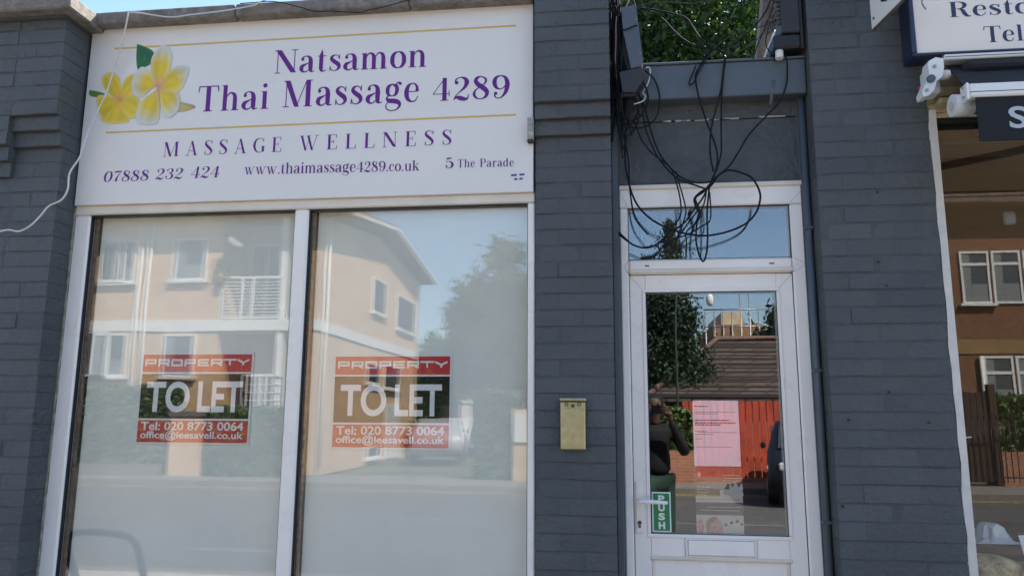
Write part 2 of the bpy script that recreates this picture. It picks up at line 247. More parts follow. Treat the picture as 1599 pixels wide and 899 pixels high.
# ------------------------------------------------------------------ serif lettering (high contrast, drawn stroke by stroke)
TK, TN = .145, .03
def ln(*p): return ('L', p)
def sp(*p): return ('S', p)
def dot(x, y, r): return ('D', (x, y, r))
def sf(x0, x1, y, w=.03): return ('L', ((x0, y, w), (x1, y, w)))
def stem(x, y0, y1, w=TK): return ('L', ((x, y0, w), (x, y1, w)))
def brk(x, y, d, w=TK): # bracket towards the serif
    return ('L', ((x, y, w * 1.55), (x, y + d * .05, w)))
G = {
 'N': (.98, [stem(.15, 0, 1, TN), stem(.83, 0, 1, TN), ln((.17, 1, .17), (.80, .02, .17)), sf(.03, .27, .015), sf(.02, .24, .985), sf(.70, .96, .985)]),
 'T': (.84, [stem(.42, 0, 1), sf(.06, .78, .98, .035), ln((.065, 1, .05), (.03, .76, .015)), ln((.775, 1, .05), (.81, .76, .015)), sf(.25, .59, .015), brk(.42, .02, 1)]),
 'M': (1.22, [stem(.15, 0, 1, TN), ln((.18, 1, .17), (.56, .0, .15)), ln((.55, .0, .03), (.92, 1, .03)), stem(.98, 0, 1, .15), sf(.03, .27, .015), sf(.04, .24, .985), sf(.83, 1.14, .015), sf(.92, 1.14, .985)]),
 'W': (1.3, [ln((.14, 1, .14), (.42, 0, .12)), ln((.42, 0, .03), (.66, .92, .03)), ln((.56, 1, .14), (.84, 0, .12)), ln((.84, 0, .03), (1.14, 1, .03)), sf(.02, .28, .985), sf(.48, .72, .985), sf(1.02, 1.26, .985)]),
 'A': (.95, [ln((.16, 0, .03), (.46, .98, .03)), ln((.46, 1, .12), (.76, 0, .15)), sf(.26, .64, .34), sf(.04, .28, .015), sf(.60, .92, .015)]),
 'E': (.76, [stem(.2, 0, 1), sf(.04, .64, .985), sf(.04, .66, .015), sf(.2, .48, .52), ln((.64, 1, .05), (.655, .76, .015)), ln((.66, 0, .05), (.70, .26, .015)), stem(.48, .4, .64, .03)]),
 'L': (.74, [stem(.2, 0, 1), sf(.04, .36, .985), sf(.04, .66, .015), ln((.655, 0, .05), (.70, .28, .015))]),
 'S': (.66, [sp((.56, .74, .02), (.50, .90, .03), (.34, .98, .035), (.17, .92, .07), (.11, .76, .13), (.24, .60, .16), (.42, .44, .16), (.54, .27, .13), (.48, .09, .07), (.31, .02, .035), (.15, .08, .03), (.09, .28, .02)), ln((.56, .74, .02), (.57, 1, .03)), ln((.09, .28, .02), (.08, 0, .03))]),
 'G': (.92, [sp((.76, .74, .02), (.68, .92, .03), (.50, .98, .035), (.26, .88, .09), (.13, .62, .14), (.13, .38, .14), (.26, .12, .09), (.50, .02, .035), (.66, .08, .04), (.74, .2, .05)), stem(.74, .06, .42), sf(.58, .88, .42), ln((.76, .74, .02), (.78, 1, .03))]),
 'P': (.80, [stem(.2, 0, 1), sf(.04, .38, .985), sf(.04, .38, .015), sp((.2, .98, .03), (.44, .98, .035), (.63, .89, .1), (.68, .74, .14), (.62, .58, .1), (.44, .49, .035), (.2, .49, .03))]),
 'R': (.92, [stem(.2, 0, 1), sf(.04, .38, .985), sf(.04, .38, .015), sp((.2, .98, .03), (.44, .98, .035), (.61, .89, .1), (.66, .75, .14), (.60, .61, .1), (.44, .53, .035), (.2, .53, .03)), sp((.42, .53, .06), (.56, .42, .12), (.64, .18, .14), (.74, .03, .1), (.88, .03, .03))]),
 'a': (.66, [sp((.13, .53, .05), (.15, .63, .05), (.29, .69, .035), (.42, .63, .10), (.47, .48, .14), (.47, .20, .14), (.49, .06, .11), (.56, .02, .04), (.65, .05, .02)), sp((.46, .44, .02), (.30, .35, .05), (.14, .26, .12), (.11, .13, .13), (.19, .025, .06), (.31, .03, .04), (.43, .14, .025)), dot(.15, .55, .062)]),
 'c': (.58, [sp((.46, .55, .05), (.42, .65, .05), (.31, .69, .035), (.16, .58, .10), (.11, .36, .13), (.16, .13, .10), (.31, .015, .045), (.44, .06, .035), (.52, .19, .02)), dot(.45, .54, .06)]),
 'd': (.72, [stem(.52, .02, 1, .13), sf(.38, .52, .975, .03), sf(.52, .66, .02, .03), sp((.50, .56, .03), (.42, .67, .04), (.30, .69, .05), (.15, .56, .11), (.11, .34, .14), (.15, .12, .11), (.29, .015, .05), (.42, .05, .03), (.50, .16, .03))]),
 'e': (.62, [sp((.12, .38, .03), (.30, .385, .028), (.50, .385, .03)), sp((.50, .385, .11), (.49, .55, .08), (.42, .66, .05), (.31, .69, .035), (.17, .59, .10), (.11, .36, .14), (.16, .12, .11), (.31, .015, .05), (.45, .06, .035), (.54, .22, .02))]),
 'g': (.68, [sp((.30, .69, .035), (.45, .61, .11), (.48, .46, .12), (.43, .31, .09), (.30, .25, .03), (.17, .31, .09), (.13, .46, .12), (.17, .61, .10), (.30, .69, .035)), sp((.42, .64, .03), (.50, .73, .05), (.60, .74, .07)), dot(.60, .70, .055),
               sp((.18, .27, .03), (.11, .18, .06), (.20, .08, .13), (.40, .06, .15), (.55, .0, .13), (.59, -.12, .08), (.48, -.25, .04), (.28, -.29, .03), (.12, -.22, .035), (.09, -.08, .03), (.18, .04, .03))]),
 'h': (.76, [stem(.18, .0, 1, .13), sf(.05, .2, .975), sf(.04, .34, .015), sp((.23, .50, .03), (.32, .64, .04), (.43, .685, .06), (.54, .60, .11), (.57, .44, .13)), stem(.57, 0, .46, .13), sf(.44, .72, .015)]),
 'i': (.38, [stem(.19, 0, .69, .13), sf(.06, .2, .67), sf(.05, .35, .015), dot(.19, .91, .085)]),
 'k': (.74, [stem(.18, 0, 1, .13), sf(.05, .2, .975), sf(.04, .34, .015), ln((.22, .28, .03), (.54, .66, .03)), sf(.42, .68, .675), ln((.34, .42, .12), (.60, .02, .14)), sf(.46, .74, .015)]),
 'l': (.38, [stem(.19, 0, 1, .13), sf(.06, .2, .975), sf(.05, .35, .015)]),
 'm': (1.12, [stem(.18, 0, .69, .13), sf(.05, .2, .67), sf(.04, .33, .015), sp((.23, .50, .03), (.31, .64, .04), (.41, .685, .06), (.51, .60, .11), (.54, .44, .13)), stem(.54, 0, .46, .13), sf(.41, .68, .015),
               sp((.59, .50, .03), (.67, .64, .04), (.77, .685, .06), (.88, .60, .11), (.91, .44, .13)), stem(.91, 0, .46, .13), sf(.78, 1.06, .015)]),
 'n': (.76, [stem(.18, 0, .69, .13), sf(.05, .2, .67), sf(.04, .33, .015), sp((.23, .50, .03), (.32, .64, .04), (.43, .685, .06), (.54, .60, .11), (.57, .44, .13)), stem(.57, 0, .46, .13), sf(.44, .72, .015)]),
 'o': (.68, [sp((.34, .69, .035), (.20, .63, .09), (.125, .48, .13), (.115, .35, .14), (.125, .21, .13), (.20, .07, .09), (.34, .01, .035), (.48, .07, .09), (.555, .21, .13), (.565, .35, .14), (.555, .48, .13), (.48, .63, .09), (.34, .69, .035))]),
 'r': (.56, [stem(.18, 0, .69, .13), sf(.05, .2, .67), sf(.04, .36, .015), sp((.23, .46, .03), (.30, .61, .04), (.40, .68, .06), (.48, .63, .05)), dot(.46, .60, .065)]),
 's': (.54, [sp((.43, .50, .02), (.38, .63, .03), (.27, .68, .035), (.15, .62, .08), (.13, .51, .12), (.24, .40, .14), (.38, .29, .14), (.43, .17, .11), (.37, .06, .06), (.25, .015, .03), (.13, .06, .03), (.08, .21, .02)), ln((.44, .50, .02), (.44, .69, .03)), ln((.08, .21, .02), (.07, .01, .03))]),
 't': (.46, [ln((.20, .12, .13), (.20, .68, .13), (.235, .93, .01)), sf(.06, .40, .665), sp((.20, .14, .13), (.23, .04, .09), (.31, .015, .04), (.42, .07, .02))]),
 'u': (.78, [stem(.18, .24, .69, .13), sf(.04, .2, .67), sp((.18, .26, .13), (.22, .09, .10), (.33, .015, .06), (.46, .07, .04), (.54, .20, .03)), stem(.58, 0, .69, .13), sf(.45, .6, .67), sf(.58, .73, .015)]),
 'w': (1.06, [ln((.14, .69, .12), (.34, .01, .11)), ln((.34, .01, .03), (.52, .62, .03)), ln((.45, .69, .12), (.66, .01, .11)), ln((.66, .01, .03), (.90, .69, .03)), sf(.03, .26, .675), sf(.38, .58, .675), sf(.80, 1.02, .675)]),
 '.': (.28, [dot(.14, .07, .075)]),
 '0': (.74, [sp((.37, .99, .035), (.21, .89, .10), (.13, .66, .14), (.12, .5, .15), (.13, .34, .14), (.21, .11, .10), (.37, .01, .035), (.53, .11, .10), (.61, .34, .14), (.62, .5, .15), (.61, .66, .14), (.53, .89, .10), (.37, .99, .035))]),
 '2': (.74, [sp((.15, .76, .06), (.16, .90, .05), (.33, .985, .035), (.52, .92, .11), (.58, .76, .15), (.50, .55, .10), (.30, .34, .04), (.13, .16, .03), (.08, .0, .03)), dot(.18, .76, .075), sp((.09, .04, .02), (.20, .12, .10), (.34, .08, .16), (.50, .035, .13), (.61, .06, .06), (.66, .24, .02))]),
 '3': (.70, [sp((.14, .80, .05), (.18, .93, .04), (.32, .985, .035), (.49, .92, .10), (.54, .76, .13), (.46, .60, .08), (.28, .54, .03)), sp((.28, .54, .03), (.48, .48, .08), (.59, .30, .15), (.52, .09, .11), (.33, .01, .04), (.16, .06, .04), (.12, .22, .05)), dot(.16, .80, .065), dot(.15, .23, .075)]),
 '4': (.76, [stem(.50, 0, 1, .14), ln((.50, .99, .03), (.05, .30, .03)), sf(.05, .70, .30), sf(.34, .66, .015), ln((.68, .44, .015), (.69, .18, .03))]),
 '5': (.70, [ln((.16, .55, .03), (.18, .98, .03)), sp((.18, .93, .11), (.35, .92, .12), (.52, .97, .05)), sp((.16, .55, .03), (.30, .63, .04), (.48, .57, .10), (.58, .34, .15), (.52, .11, .11), (.33, .01, .04), (.16, .07, .05), (.12, .2, .05)), dot(.15, .21, .075)]),
 '7': (.70, [sp((.10, .78, .03), (.14, .92, .10), (.35, .93, .14), (.62, .97, .05)), sp((.62, .97, .03), (.44, .62, .06), (.33, .32, .12), (.32, .02, .16))]),
 '8': (.74, [sp((.36, .99, .035), (.22, .93, .10), (.16, .80, .13), (.26, .64, .16), (.46, .48, .17), (.60, .30, .14), (.55, .10, .09), (.36, .01, .035), (.17, .08, .07), (.10, .24, .09), (.18, .42, .05), (.40, .58, .03), (.54, .72, .06), (.54, .88, .07), (.36, .99, .035))]),
 '9': (.74, [sp((.36, .99, .035), (.18, .90, .10), (.12, .70, .14), (.19, .48, .10), (.36, .40, .035), (.52, .50, .05), (.60, .62, .10)), sp((.36, .99, .035), (.54, .89, .10), (.62, .62, .15), (.56, .28, .12), (.40, .05, .05), (.24, .01, .04), (.14, .10, .05), (.15, .22, .05)), dot(.17, .22, .07)]),
}
def glyph_run(text, track=0.0, bold=1.0):
    """list of flat polygons (quads / discs) of a word and its width"""
    out = []; x = 0
    for ch in text:
        if ch == ' ': x += .36 + track; continue
        adv, strokes = G[ch]
        for k, d in strokes:
            if k == 'D':
                out.append([(x + d[0] + d[2] * math.cos(a * math.pi / 8), d[1] + d[2] * math.sin(a * math.pi / 8)) for a in range(16)]); continue
            P = [Vector(p) for p in d]
            if k == 'S': P = smooth(P, 6)
            n = len(P); Lf, Rt = [], []
            for i, p in enumerate(P):
                t = (P[min(i + 1, n - 1)] - P[max(i - 1, 0)]); t = Vector((t.x, t.y)); t.normalize(); nn = Vector((-t.y, t.x)) * max(.028, p.z * bold) * .5
                if k == 'L' and n == 2 and abs(t.x) > .08 and abs(t.y) > .08: nn = Vector((max(.034, p.z * bold) * .5 / abs(t.y) * (-1 if t.y > 0 else 1) * .93, 0))
                Lf.append((x + p.x + nn.x, p.y + nn.y)); Rt.append((x + p.x - nn.x, p.y - nn.y))
            for i in range(n - 1): out.append([Lf[i], Lf[i + 1], Rt[i + 1], Rt[i]])
        x += adv + track
    return out, x - track
def serif_word(name, text, p0, p1, Y, height, m, parent, track=0.0, slant=0.0, bold=1.0):
    """p0, p1: (x,z) of the start and end of the baseline on the plane y=Y"""
    polys, wd = glyph_run(text, track, bold); mb = MB(); L = math.hypot(p1[0] - p0[0], p1[1] - p0[1]); ux, uz = (p1[0] - p0[0]) / L, (p1[1] - p0[1]) / L
    for i, pl in enumerate(polys):
        y = Y - .0006 - (i % 23) * .00003
        q = []
        for u, v in pl:
            a = (u + v * slant) / wd * L; b = v * height; q.append((p0[0] + ux * a - uz * b * 0, y, p0[1] + uz * a + b))
        # face the street (-y)
        area = sum(q[k][0] * q[(k + 1) % len(q)][2] - q[(k + 1) % len(q)][0] * q[k][2] for k in range(len(q)))
        mb.add(q if area > 0 else q[::-1], [tuple(range(len(q)))])
    return mb.build(name, m, parent, kind='stuff')
# sans lettering from Blender's own built-in face
def sans(name, text, p0, p1, Y, height, m, parent, bold=.02, base=None, space=1.0):
    cu = bpy.data.curves.new('tmp', 'FONT'); cu.body = text; cu.offset = bold; cu.space_character = space; cu.resolution_u = 4
    o = bpy.data.objects.new('tmp', cu); C.objects.link(o); bpy.context.view_layer.update()
    me = bpy.data.meshes.new_from_object(o.evaluated_get(bpy.context.evaluated_depsgraph_get()))
    vs = [v.co.copy() for v in me.vertices]; fs = [tuple(p.vertices) for p in me.polygons]
    bpy.data.objects.remove(o); bpy.data.curves.remove(cu); bpy.data.meshes.remove(me)
    x0 = min(v.x for v in vs); x1 = max(v.x for v in vs); y0 = 0 if base is None else base; y1 = max(v.y for v in vs)
    mb = MB(); q = [(p0[0] + (v.x - x0) / (x1 - x0) * (p1[0] - p0[0]), Y - .0006, p0[1] + (v.x - x0) / (x1 - x0) * (p1[1] - p0[1]) + (v.y - y0) / (y1 - y0) * height) for v in vs]
    mb.add(q, fs); return mb.build(name, m, parent)

# wide square letters for the board heading
W = {'P': [(0, 0, 0, 1), (0, 1, 1, 1), (1, 1, 1, .42), (1, .42, 0, .42)], 'R': [(0, 0, 0, 1), (0, 1, 1, 1), (1, 1, 1, .42), (1, .42, 0, .42), (.55, .42, 1, 0)],
     'O': [(0, 0, 0, 1), (0, 1, 1, 1), (1, 1, 1, 0), (1, 0, 0, 0)], 'E': [(0, 0, 0, 1), (0, 1, 1, 1), (0, .5, .9, .5), (0, 0, 1, 0)],
     'T': [(-.1, 1, 1.1, 1), (.5, 0, .5, 1)], 'Y': [(-.1, 1, .5, .48), (1.1, 1, .5, .48), (.5, .48, .5, 0)]}
def square_word(name, text, x0, x1, z0, z1, Y, m, parent):
    mb = MB(); n = len(text); cell = (x1 - x0) / (n - .28); wd = cell * .72; h = z1 - z0; t = h * .25 / 2; k = 0
    for i, ch in enumerate(text):
        for a, b, c, d in W[ch]:
            P0 = Vector((x0 + i * cell + a * wd, z0 + t + b * (h - 2 * t))); P1 = Vector((x0 + i * cell + c * wd, z0 + t + d * (h - 2 * t))); u = (P1 - P0).normalized(); nn = Vector((-u.y, u.x)) * t
            if ch in 'PROE' or abs(u.y) < .01 : P0 = P0 - u * t; P1 = P1 + u * t
            y = Y - .0006 - k * .00003; k += 1
            q = [(P0 + nn), (P1 + nn), (P1 - nn), (P0 - nn)]
            mb.add([(p.x, y, p.y) for p in q][::-1], [(0, 1, 2, 3)])
    return mb.build(name, m, parent)

# ------------------------------------------------------------------ ground and shop shell
M_asph = mat('asphalt', (.095, .092, .088), .9, bump=.6, bscale=120, var=.2, vscale=2)
M_pave = mat('paving', (.46, .41, .34), .85, bump=.5, bscale=60, var=.15, vscale=3)
M_yline = mat('road_yellow', (.55, .38, .08), .7, var=.2, vscale=14)
M_wline = mat('road_white', (.22, .22, .21), .8, var=.5, vscale=14)
MB().quad((-250, -250, -.14), (250, -250, -.14), (250, 250, -.14), (-250, 250, -.14)).build('ground', mat('verge_earth', (.10, .11, .06), .95, bump=.6, var=.3, vscale=.6), kind='structure')
MB().quad((-120, -13.9, -.12), (120, -13.9, -.12), (120, -3.9, -.12), (-120, -3.9, -.12)).build('road', M_asph, kind='structure')
bx('pavement', M_pave, None, -60, 60, -3.9, .6, -.13, 0, kind='structure')
bx('pavement', mat('far_paving', (.20, .185, .165), .9, bump=.5, bscale=60, var=.15, vscale=3), None, -120, 120, -16.2, -13.9, -.13, .0, kind='structure')
bx('kerb', M_conc, None, -60, 60, -4.05, -3.903, -.13, .012, .01, kind='structure')
bx('kerb', M_conc, None, -120, 120, -13.897, -13.76, -.13, .012, .01, kind='structure')
mb = MB()
for y in (-13.35, -13.6): mb.quad((-120, y, -.116), (120, y, -.116), (120, y + .08, -.116), (-120, y + .08, -.116))
mb.build('yellow_line', M_yline, kind='structure')
mb = MB()
for i in range(-20, 21): mb.quad((i * 6, -9.0, -.116), (i * 6 + 4, -9.0, -.116), (i * 6 + 4, -8.9, -.116), (i * 6, -8.9, -.116))
for i in range(-20, 21): mb.quad((i * 5.2, -5.9, -.116), (i * 5.2 + 1.1, -5.9, -.116), (i * 5.2 + 1.1, -5.8, -.116), (i * 5.2, -5.8, -.116))
mb.build('lane_dashes', M_wline, kind='structure')

M_floorw = mat('dark_wood_floor', (.06, .03, .016), .35, bump=.4, bscale=12, var=.35, vscale=5)
M_shopwall = mat('shop_wall', (.10, .075, .045), .8, var=.2, vscale=2)
sh = thing('shop_building', (0, 3, 0), 'rear shell of the low shop parade behind the dark painted brick fronts', 'building')
bx('rear_wall', M_shopwall, sh, -9, 9, 6.0, 6.2, 0, 3.3)
bx('side_wall', M_shopwall, sh, -9, -8.8, .45, 5.99, 0, 3.3)
bx('side_wall', M_shopwall, sh, 8.8, 9, .45, 5.99, 0, 3.3)
bx('party_wall', M_dark, sh, -.14, -.04, .5, 5.99, 0, 3.27)
bx('party_wall', M_shopwall, sh, 1.05, 1.15, .5, 5.99, 0, 3.27)
bx('flat_roof', M_shopwall, sh, -9, 0.0, .16, 6.2, 3.31, 3.42)
bx('flat_roof', M_shopwall, sh, .98, 9, .35, 6.2, 3.31, 3.42)
bx('flat_roof', M_shopwall, sh, .002, .978, .45, 6.2, 3.05, 3.12)
bx('floor', M_floorw, sh, 1.16, 8.79, .2, 5.99, .0, .04)
bx('floor', M_dark, sh, -8.79, 1.04, .2, 5.99, .0, .04)
bx('ceiling', mat('dim_ceiling', (.42, .31, .18), .9, var=.1), sh, 1.16, 8.79, .35, 5.99, 2.90, 2.95)
bx('wall_above', M_dark, sh, 1.45, 9, .10, .30, 2.92, 3.5)
bx('far_front_wall', M_shopwall, sh, -9, -3.6, .05, .4, 0, 3.5)

# ------------------------------------------------------------------ painted brick piers, brick by brick
CO = .075
ZC = at(890, 157, -.066)[1]                                  # underside of the corbelled part: a bed joint
brick_cache = {}
def brick_mesh(w_, d_):
    """one painted brick: soft upper arris, sharper lower one, wavering edges; the ends almost meet their neighbours"""
    k = (round(w_, 3), round(d_, 3))
    lst = brick_cache.setdefault(k, [])
    if len(lst) < 4:
        n = 5; vs = []; r = random.uniform; e0, e1 = r(.0005, .0040), r(.0005, .0040)
        for i in range(n):
            x = -w_ / 2 + .0003 + (w_ - .0006) * i / (n - 1); a_ = r(-.0020, .0010); b_ = r(-.0008, .0020); y = r(-.0011, .0011) + (e0 if i == 0 else e1 if i == n - 1 else 0)
            for yy, zz in ((d_, .0012), (.0055, .0012 + b_ * .4), (y, .0034 + b_), (y - .0003, CO * .5), (y + .0004, CO - .0085 + a_), (.0042, CO - .0020 + a_ * .3), (d_, CO - .0012)): vs.append((x, yy, zz))
        fs = [(i * 7 + j, (i + 1) * 7 + j, (i + 1) * 7 + (j + 1) % 7, i * 7 + (j + 1) % 7) for i in range(n - 1) for j in range(6)] + [tuple(range(6, -1, -1)), tuple(range((n - 1) * 7, n * 7))]
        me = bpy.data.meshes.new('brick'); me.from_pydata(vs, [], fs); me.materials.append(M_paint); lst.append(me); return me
    return random.choice(lst)
def pier(root, x0, x1, z0, z1, yf, depth, left_bond=0):
    """yf(x, z) gives the face of the brick there"""
    k0 = math.floor((z0 - ZC) / CO); k1 = math.ceil((z1 - ZC) / CO)
    for k in range(k0, k1):
        za = ZC + k * CO
        ws = []
        x = x0; first = (.215 if (k + left_bond) % 2 else .1075)
        cuts = [x0]; x += first
        while x < x1 - .05: cuts.append(x); x += .225
        cuts.append(x1)
        if len(cuts) > 2 and cuts[-1] - cuts[-2] < .06: cuts.pop(-2)
        for a, b in zip(cuts, cuts[1:]):
            y = yf((a + b) / 2, za + CO / 2) + random.uniform(-.0022, .0022)
            o = bpy.data.objects.new('brick', brick_mesh(b - a, depth)); C.objects.link(o); o.parent = root
            o.location = Vector(((a + b) / 2, y, za)) - root.location; o.rotation_euler = (random.uniform(-.004, .004), random.uniform(-.006, .006), random.uniform(-.004, .004))
def corbel(z, zl, base=0.0):
    k = math.floor((z - zl) / CO + 1e-6)                     # 0 and above: fully proud
    return base - (.066 if k >= 0 else .044 if k == -1 else .022 if k == -2 else 0)
# middle pier
p2 = thing('brick_pier', (-.13, .1, 0), 'narrow slate painted brick pier between the shop sign and the doorway', 'brick pier', 'slate painted brick piers')
X2a, X2b = at(836, 400)[0], at(955, 300)[0]
bx('core', M_joint, p2, X2a + .004, X2b - .004, .0035, .34, 0, ZC - 2 * CO, 0)
bx('core', M_joint, p2, X2a + .004, X2b - .004, -.0625, .34, ZC + .001, 4.0, 0)
bx('core', M_joint, p2, X2a + .004, X2b - .004, -.0185, .34, ZC - 2 * CO + .001, ZC - CO, 0)
bx('core', M_joint, p2, X2a + .004, X2b - .004, -.0405, .34, ZC - CO + .001, ZC, 0)
pier(p2, X2a, X2b, 0.6, 3.95, lambda x, z: corbel(z, ZC), .14, 1)
# right pier
p3 = thing('brick_pier', (1.2, .1, 0), 'wide slate painted brick pier right of the white door, beside the awning', 'brick pier', 'slate painted brick piers')
X3a, X3b = at(1302, 700)[0], at(1445, 180)[0] + .012
X3a = at(1290, 500)[0]
bx('core', M_joint, p3, X3a + .002, X3b - .004, .0035, .44, 0, 4.2, 0)
pier(p3, X3a, X3b, 0.6, 4.1, lambda x, z: 0.0, .30, 0)
for hx, hy in ((1372, 409), (1384, 446), (1370, 300), (1325, 655), (1388, 612), (1450, 659), (1316, 790)):
    a = at(hx, hy)
    MB().cyl((a[0], -.004, a[1]), (a[0], .02, a[1]), .006, 10).build('screw_hole', M_drk, p3)
# left pier, standing forward
YL = -.12
p1 = thing('brick_pier', (-3.2, 0, 0), 'broad slate painted brick pier standing forward at the left edge under its coping', 'brick pier', 'slate painted brick piers')
X1b = -2.652; X1s = at(24, 240, YL)[0]
for xa1, xb1, zl1_ in ((-4.1, X1s - .001, ZC - 2 * CO), (X1s, X1b - .004, ZC)):
    for k, (za1, zb1_, dd1) in enumerate(((0, zl1_ - 2 * CO, 0), (zl1_ - 2 * CO, zl1_ - CO, .022), (zl1_ - CO, zl1_, .044), (zl1_, 3.62, .066))):
        bx('core', M_joint, p1, xa1, xb1, YL - dd1 + .0035, .34, za1 + .0005, zb1_ - .0005)
def yf1(x, z): return corbel(z, ZC if x > X1s else ZC - 2 * CO, YL)
pier(p1, X1s, X1b, 0.6, 3.58, yf1, .17, 0)
pier(p1, X1s - .8, X1s, 0.6, 3.58, yf1, .17, 1)

# ------------------------------------------------------------------ coping
cp = thing('wall_coping', (-1.6, .1, 3.6), 'weathered concrete coping along the wall top above the white sign', 'coping')
zc0 = at(400, 22.5, -.07)[1]; 
xs = [X1b + .004, at(370, 10, -.05)[0], at(640, 0, -.05)[0], X2a - .003]
for a, b in zip(xs, xs[1:]):
    bx('coping_stone', M_conc, cp, a + .002, b - .003, -.07, .33, zc0, zc0 + .065, .007)
cp2 = thing('pier_coping', (-3.2, 0, 3.6), 'weathered concrete capping on the broad left pier, jutting out over it', 'coping')
zc1 = at(107, 11, YL - .15)[1]
xe = at(157, 30, .0)[0]
bx('coping_stone', M_conc, cp2, -3.42, X1b + .075, YL - .15, .33, zc1, zc1 + .075, .008)
bx('coping_stone', M_conc, cp2, -4.1, -3.424, YL - .15, .33, zc1, zc1 + .075, .008)
bx('bedding_mortar', M_joint, cp2, -4.1, X1b + .01, YL - .09, .33, zc1 - .014, zc1 - .001)
bx('wall_behind', M_joint, cp, X1b + .004, X2a - .004, .032, .32, 2.58, zc0 + .001)

# ------------------------------------------------------------------ the shop sign
YS = -.006
sg = thing('shop_sign', (-1.5, 0, 2.59), 'large white massage shop sign with purple serif lettering and yellow flowers', 'shop sign')
x0, z0 = at(120, 320)[0], at(833, 300)[1]; x1 = at(833, 5)[0]; z1 = at(146, 42)[1]
x0 = -2.645
bx('panel', M_sign, sg, x0, x1, YS, .028, z0, z1, .003)
def P(x, y): return at(x, y, YS)
def word(t, xa, ya, xb, yb, hpx, name='lettering', **k):
    a, b = P(xa, ya), P(xb, yb); zz = P(xa, ya - hpx)[1] - a[1]
    return serif_word(name, t, a, b, YS, zz, M_purple, sg, **k)
word('Natsamon', 427, 115.5, 667, 104.5, 36, track=.03, bold=1.2)
word('Thai', 307, 175, 420, 170, 39.5, track=.05, bold=1.2)
word('Massage', 440, 168, 656, 159, 41, track=.045, bold=1.2)
word('4289', 674, 158.5, 797, 153, 35.5, track=.03, bold=1.2)
word('MASSAGE', 254, 245, 440, 237, 22.5, track=.42, bold=1.1)
word('WELLNESS', 467, 235.5, 706, 226, 23, track=.46, bold=1.1)
word('07888', 160, 284.5, 232, 282, 16.5, slant=.12, bold=1.1)
word('232', 241, 280.5, 285, 279, 16.5, slant=.12, bold=1.1)
word('424', 296, 278.5, 342, 277, 17.5, slant=.12, bold=1.1)
word('www.thaimassage', 381, 273, 556, 268.5, 17, bold=1.15)
word('4289.co.uk', 556, 269, 655, 266.5, 16, bold=1.15)
word('5', 694, 263, 709, 262.5, 16.5, bold=1.2)
word('The', 714, 262, 742, 261, 13, track=.06, bold=1.15)
word('Parade', 749, 261, 803, 260, 13, track=.05, bold=1.15)
for (xa, ya, xb, yb) in ((179, 76.5, 806, 40.5), (165, 207.5, 806, 179.5)):
    a, b = P(xa, ya), P(xb, yb); h = .0046
    MB().add([(a[0], YS - .0007, a[1] - h), (b[0], YS - .0007, b[1] - h), (b[0], YS - .0007, b[1] + h), (a[0], YS - .0007, a[1] + h)], [(0, 1, 2, 3)]).build('gold_rule', M_gold, sg)
# flower print: petals carry their own printed colour
mp = bpy.data.materials.new('flower_print'); mp.use_nodes = True; vc = mp.node_tree.nodes.new('ShaderNodeVertexColor'); vc.layer_name = 'Col'
mp.node_tree.links.new(vc.outputs[0], mp.node_tree.nodes['Principled BSDF'].inputs['Base Color']); mp.node_tree.nodes['Principled BSDF'].inputs['Roughness'].default_value = .4
pl = [0]
def petal(name, outline, core, cx, cy, cols, e0_=.62):
    """outline in photo pixels; concentric rings shrink towards the flower's throat"""
    pl[0] += 1; y = YS - .0006 - pl[0] * .00022
    O = [Vector((q[0], q[1])) for q in smooth([(a, b, 0) for a, b in outline] + [(outline[0][0], outline[0][1], 0)], 5)][:-1]
    rings = (1.0, .93, .82, .66, .45, .22, .03); n = len(O); c = Vector((cx, cy)); g_ = sum(O, Vector((0, 0))) / n
    dm = max((q - c).length for q in O) or 1; ax = (g_ - c).normalized() if (g_ - c).length > 1 else Vector((1, 0)); sd = Vector((-ax.y, ax.x)); sw = max(abs((q - g_).dot(sd)) for q in O) or 1; mb = MB(); mb.col = []
    def mixc(a, b, t): t = max(0, min(1, t)); return tuple(a[i] * (1 - t) + b[i] * t for i in range(3))
    for k, s_ in enumerate(rings):
        for q in O:
            p = g_ + (q - g_) * s_; a = P(p.x, p.y); mb.v.append((a[0], y - k * .00001, a[1])); d = (p - c).length / dm
            col = mixc(mixc(mixc(cols[4], cols[3], d / .14), cols[2], (d - .12) / .2), cols[1], (d - e0_) / .3)
            f9 = .90 + .13 * ((p - g_).dot(sd) / sw) + .05 * math.cos(9 * (p - g_).dot(sd) / sw); col = tuple(min(.9, v * f9) for v in col)
            mb.col.append(mixc(col, cols[0], (s_ - .72) / .25 * min(1, max(.25, d * 1.5 - .3))) if s_ > .72 else col)
    for r in range(len(rings) - 1):
        for i in range(n): mb.f.append((r * n + i, r * n + (i + 1) % n, (r + 1) * n + (i + 1) % n, (r + 1) * n + i)); mb.sm.append(False)
    return mb.build(name, mp, sg)
Wc, Yl, Yd, Or, Rd = (.62, .62, .58), (.72, .62, .13), (.80, .56, .015), (.78, .42, .04), (.60, .14, .04)
yel = [(.70, .60, .20), Yd, Yd, Or, Rd]; whi = [Wc, (.66, .63, .42), Yd, Or, Rd]
grn = [(.02, .16, .03)] * 5; grn2 = [(.02, .20, .04), (.02, .20, .04), (.015, .13, .03), (.015, .13, .03), (.01, .1, .02)]
petal('leaf_print', [(214, 69), (228, 74), (240, 82), (238, 98), (226, 106), (217, 114), (213, 95)], 0, 224, 90, grn2)
petal('stem_print', [(140, 141), (160, 145), (164, 150), (150, 152), (140, 149)], 0, 152, 147, [(.12, .22, .04)] * 5)
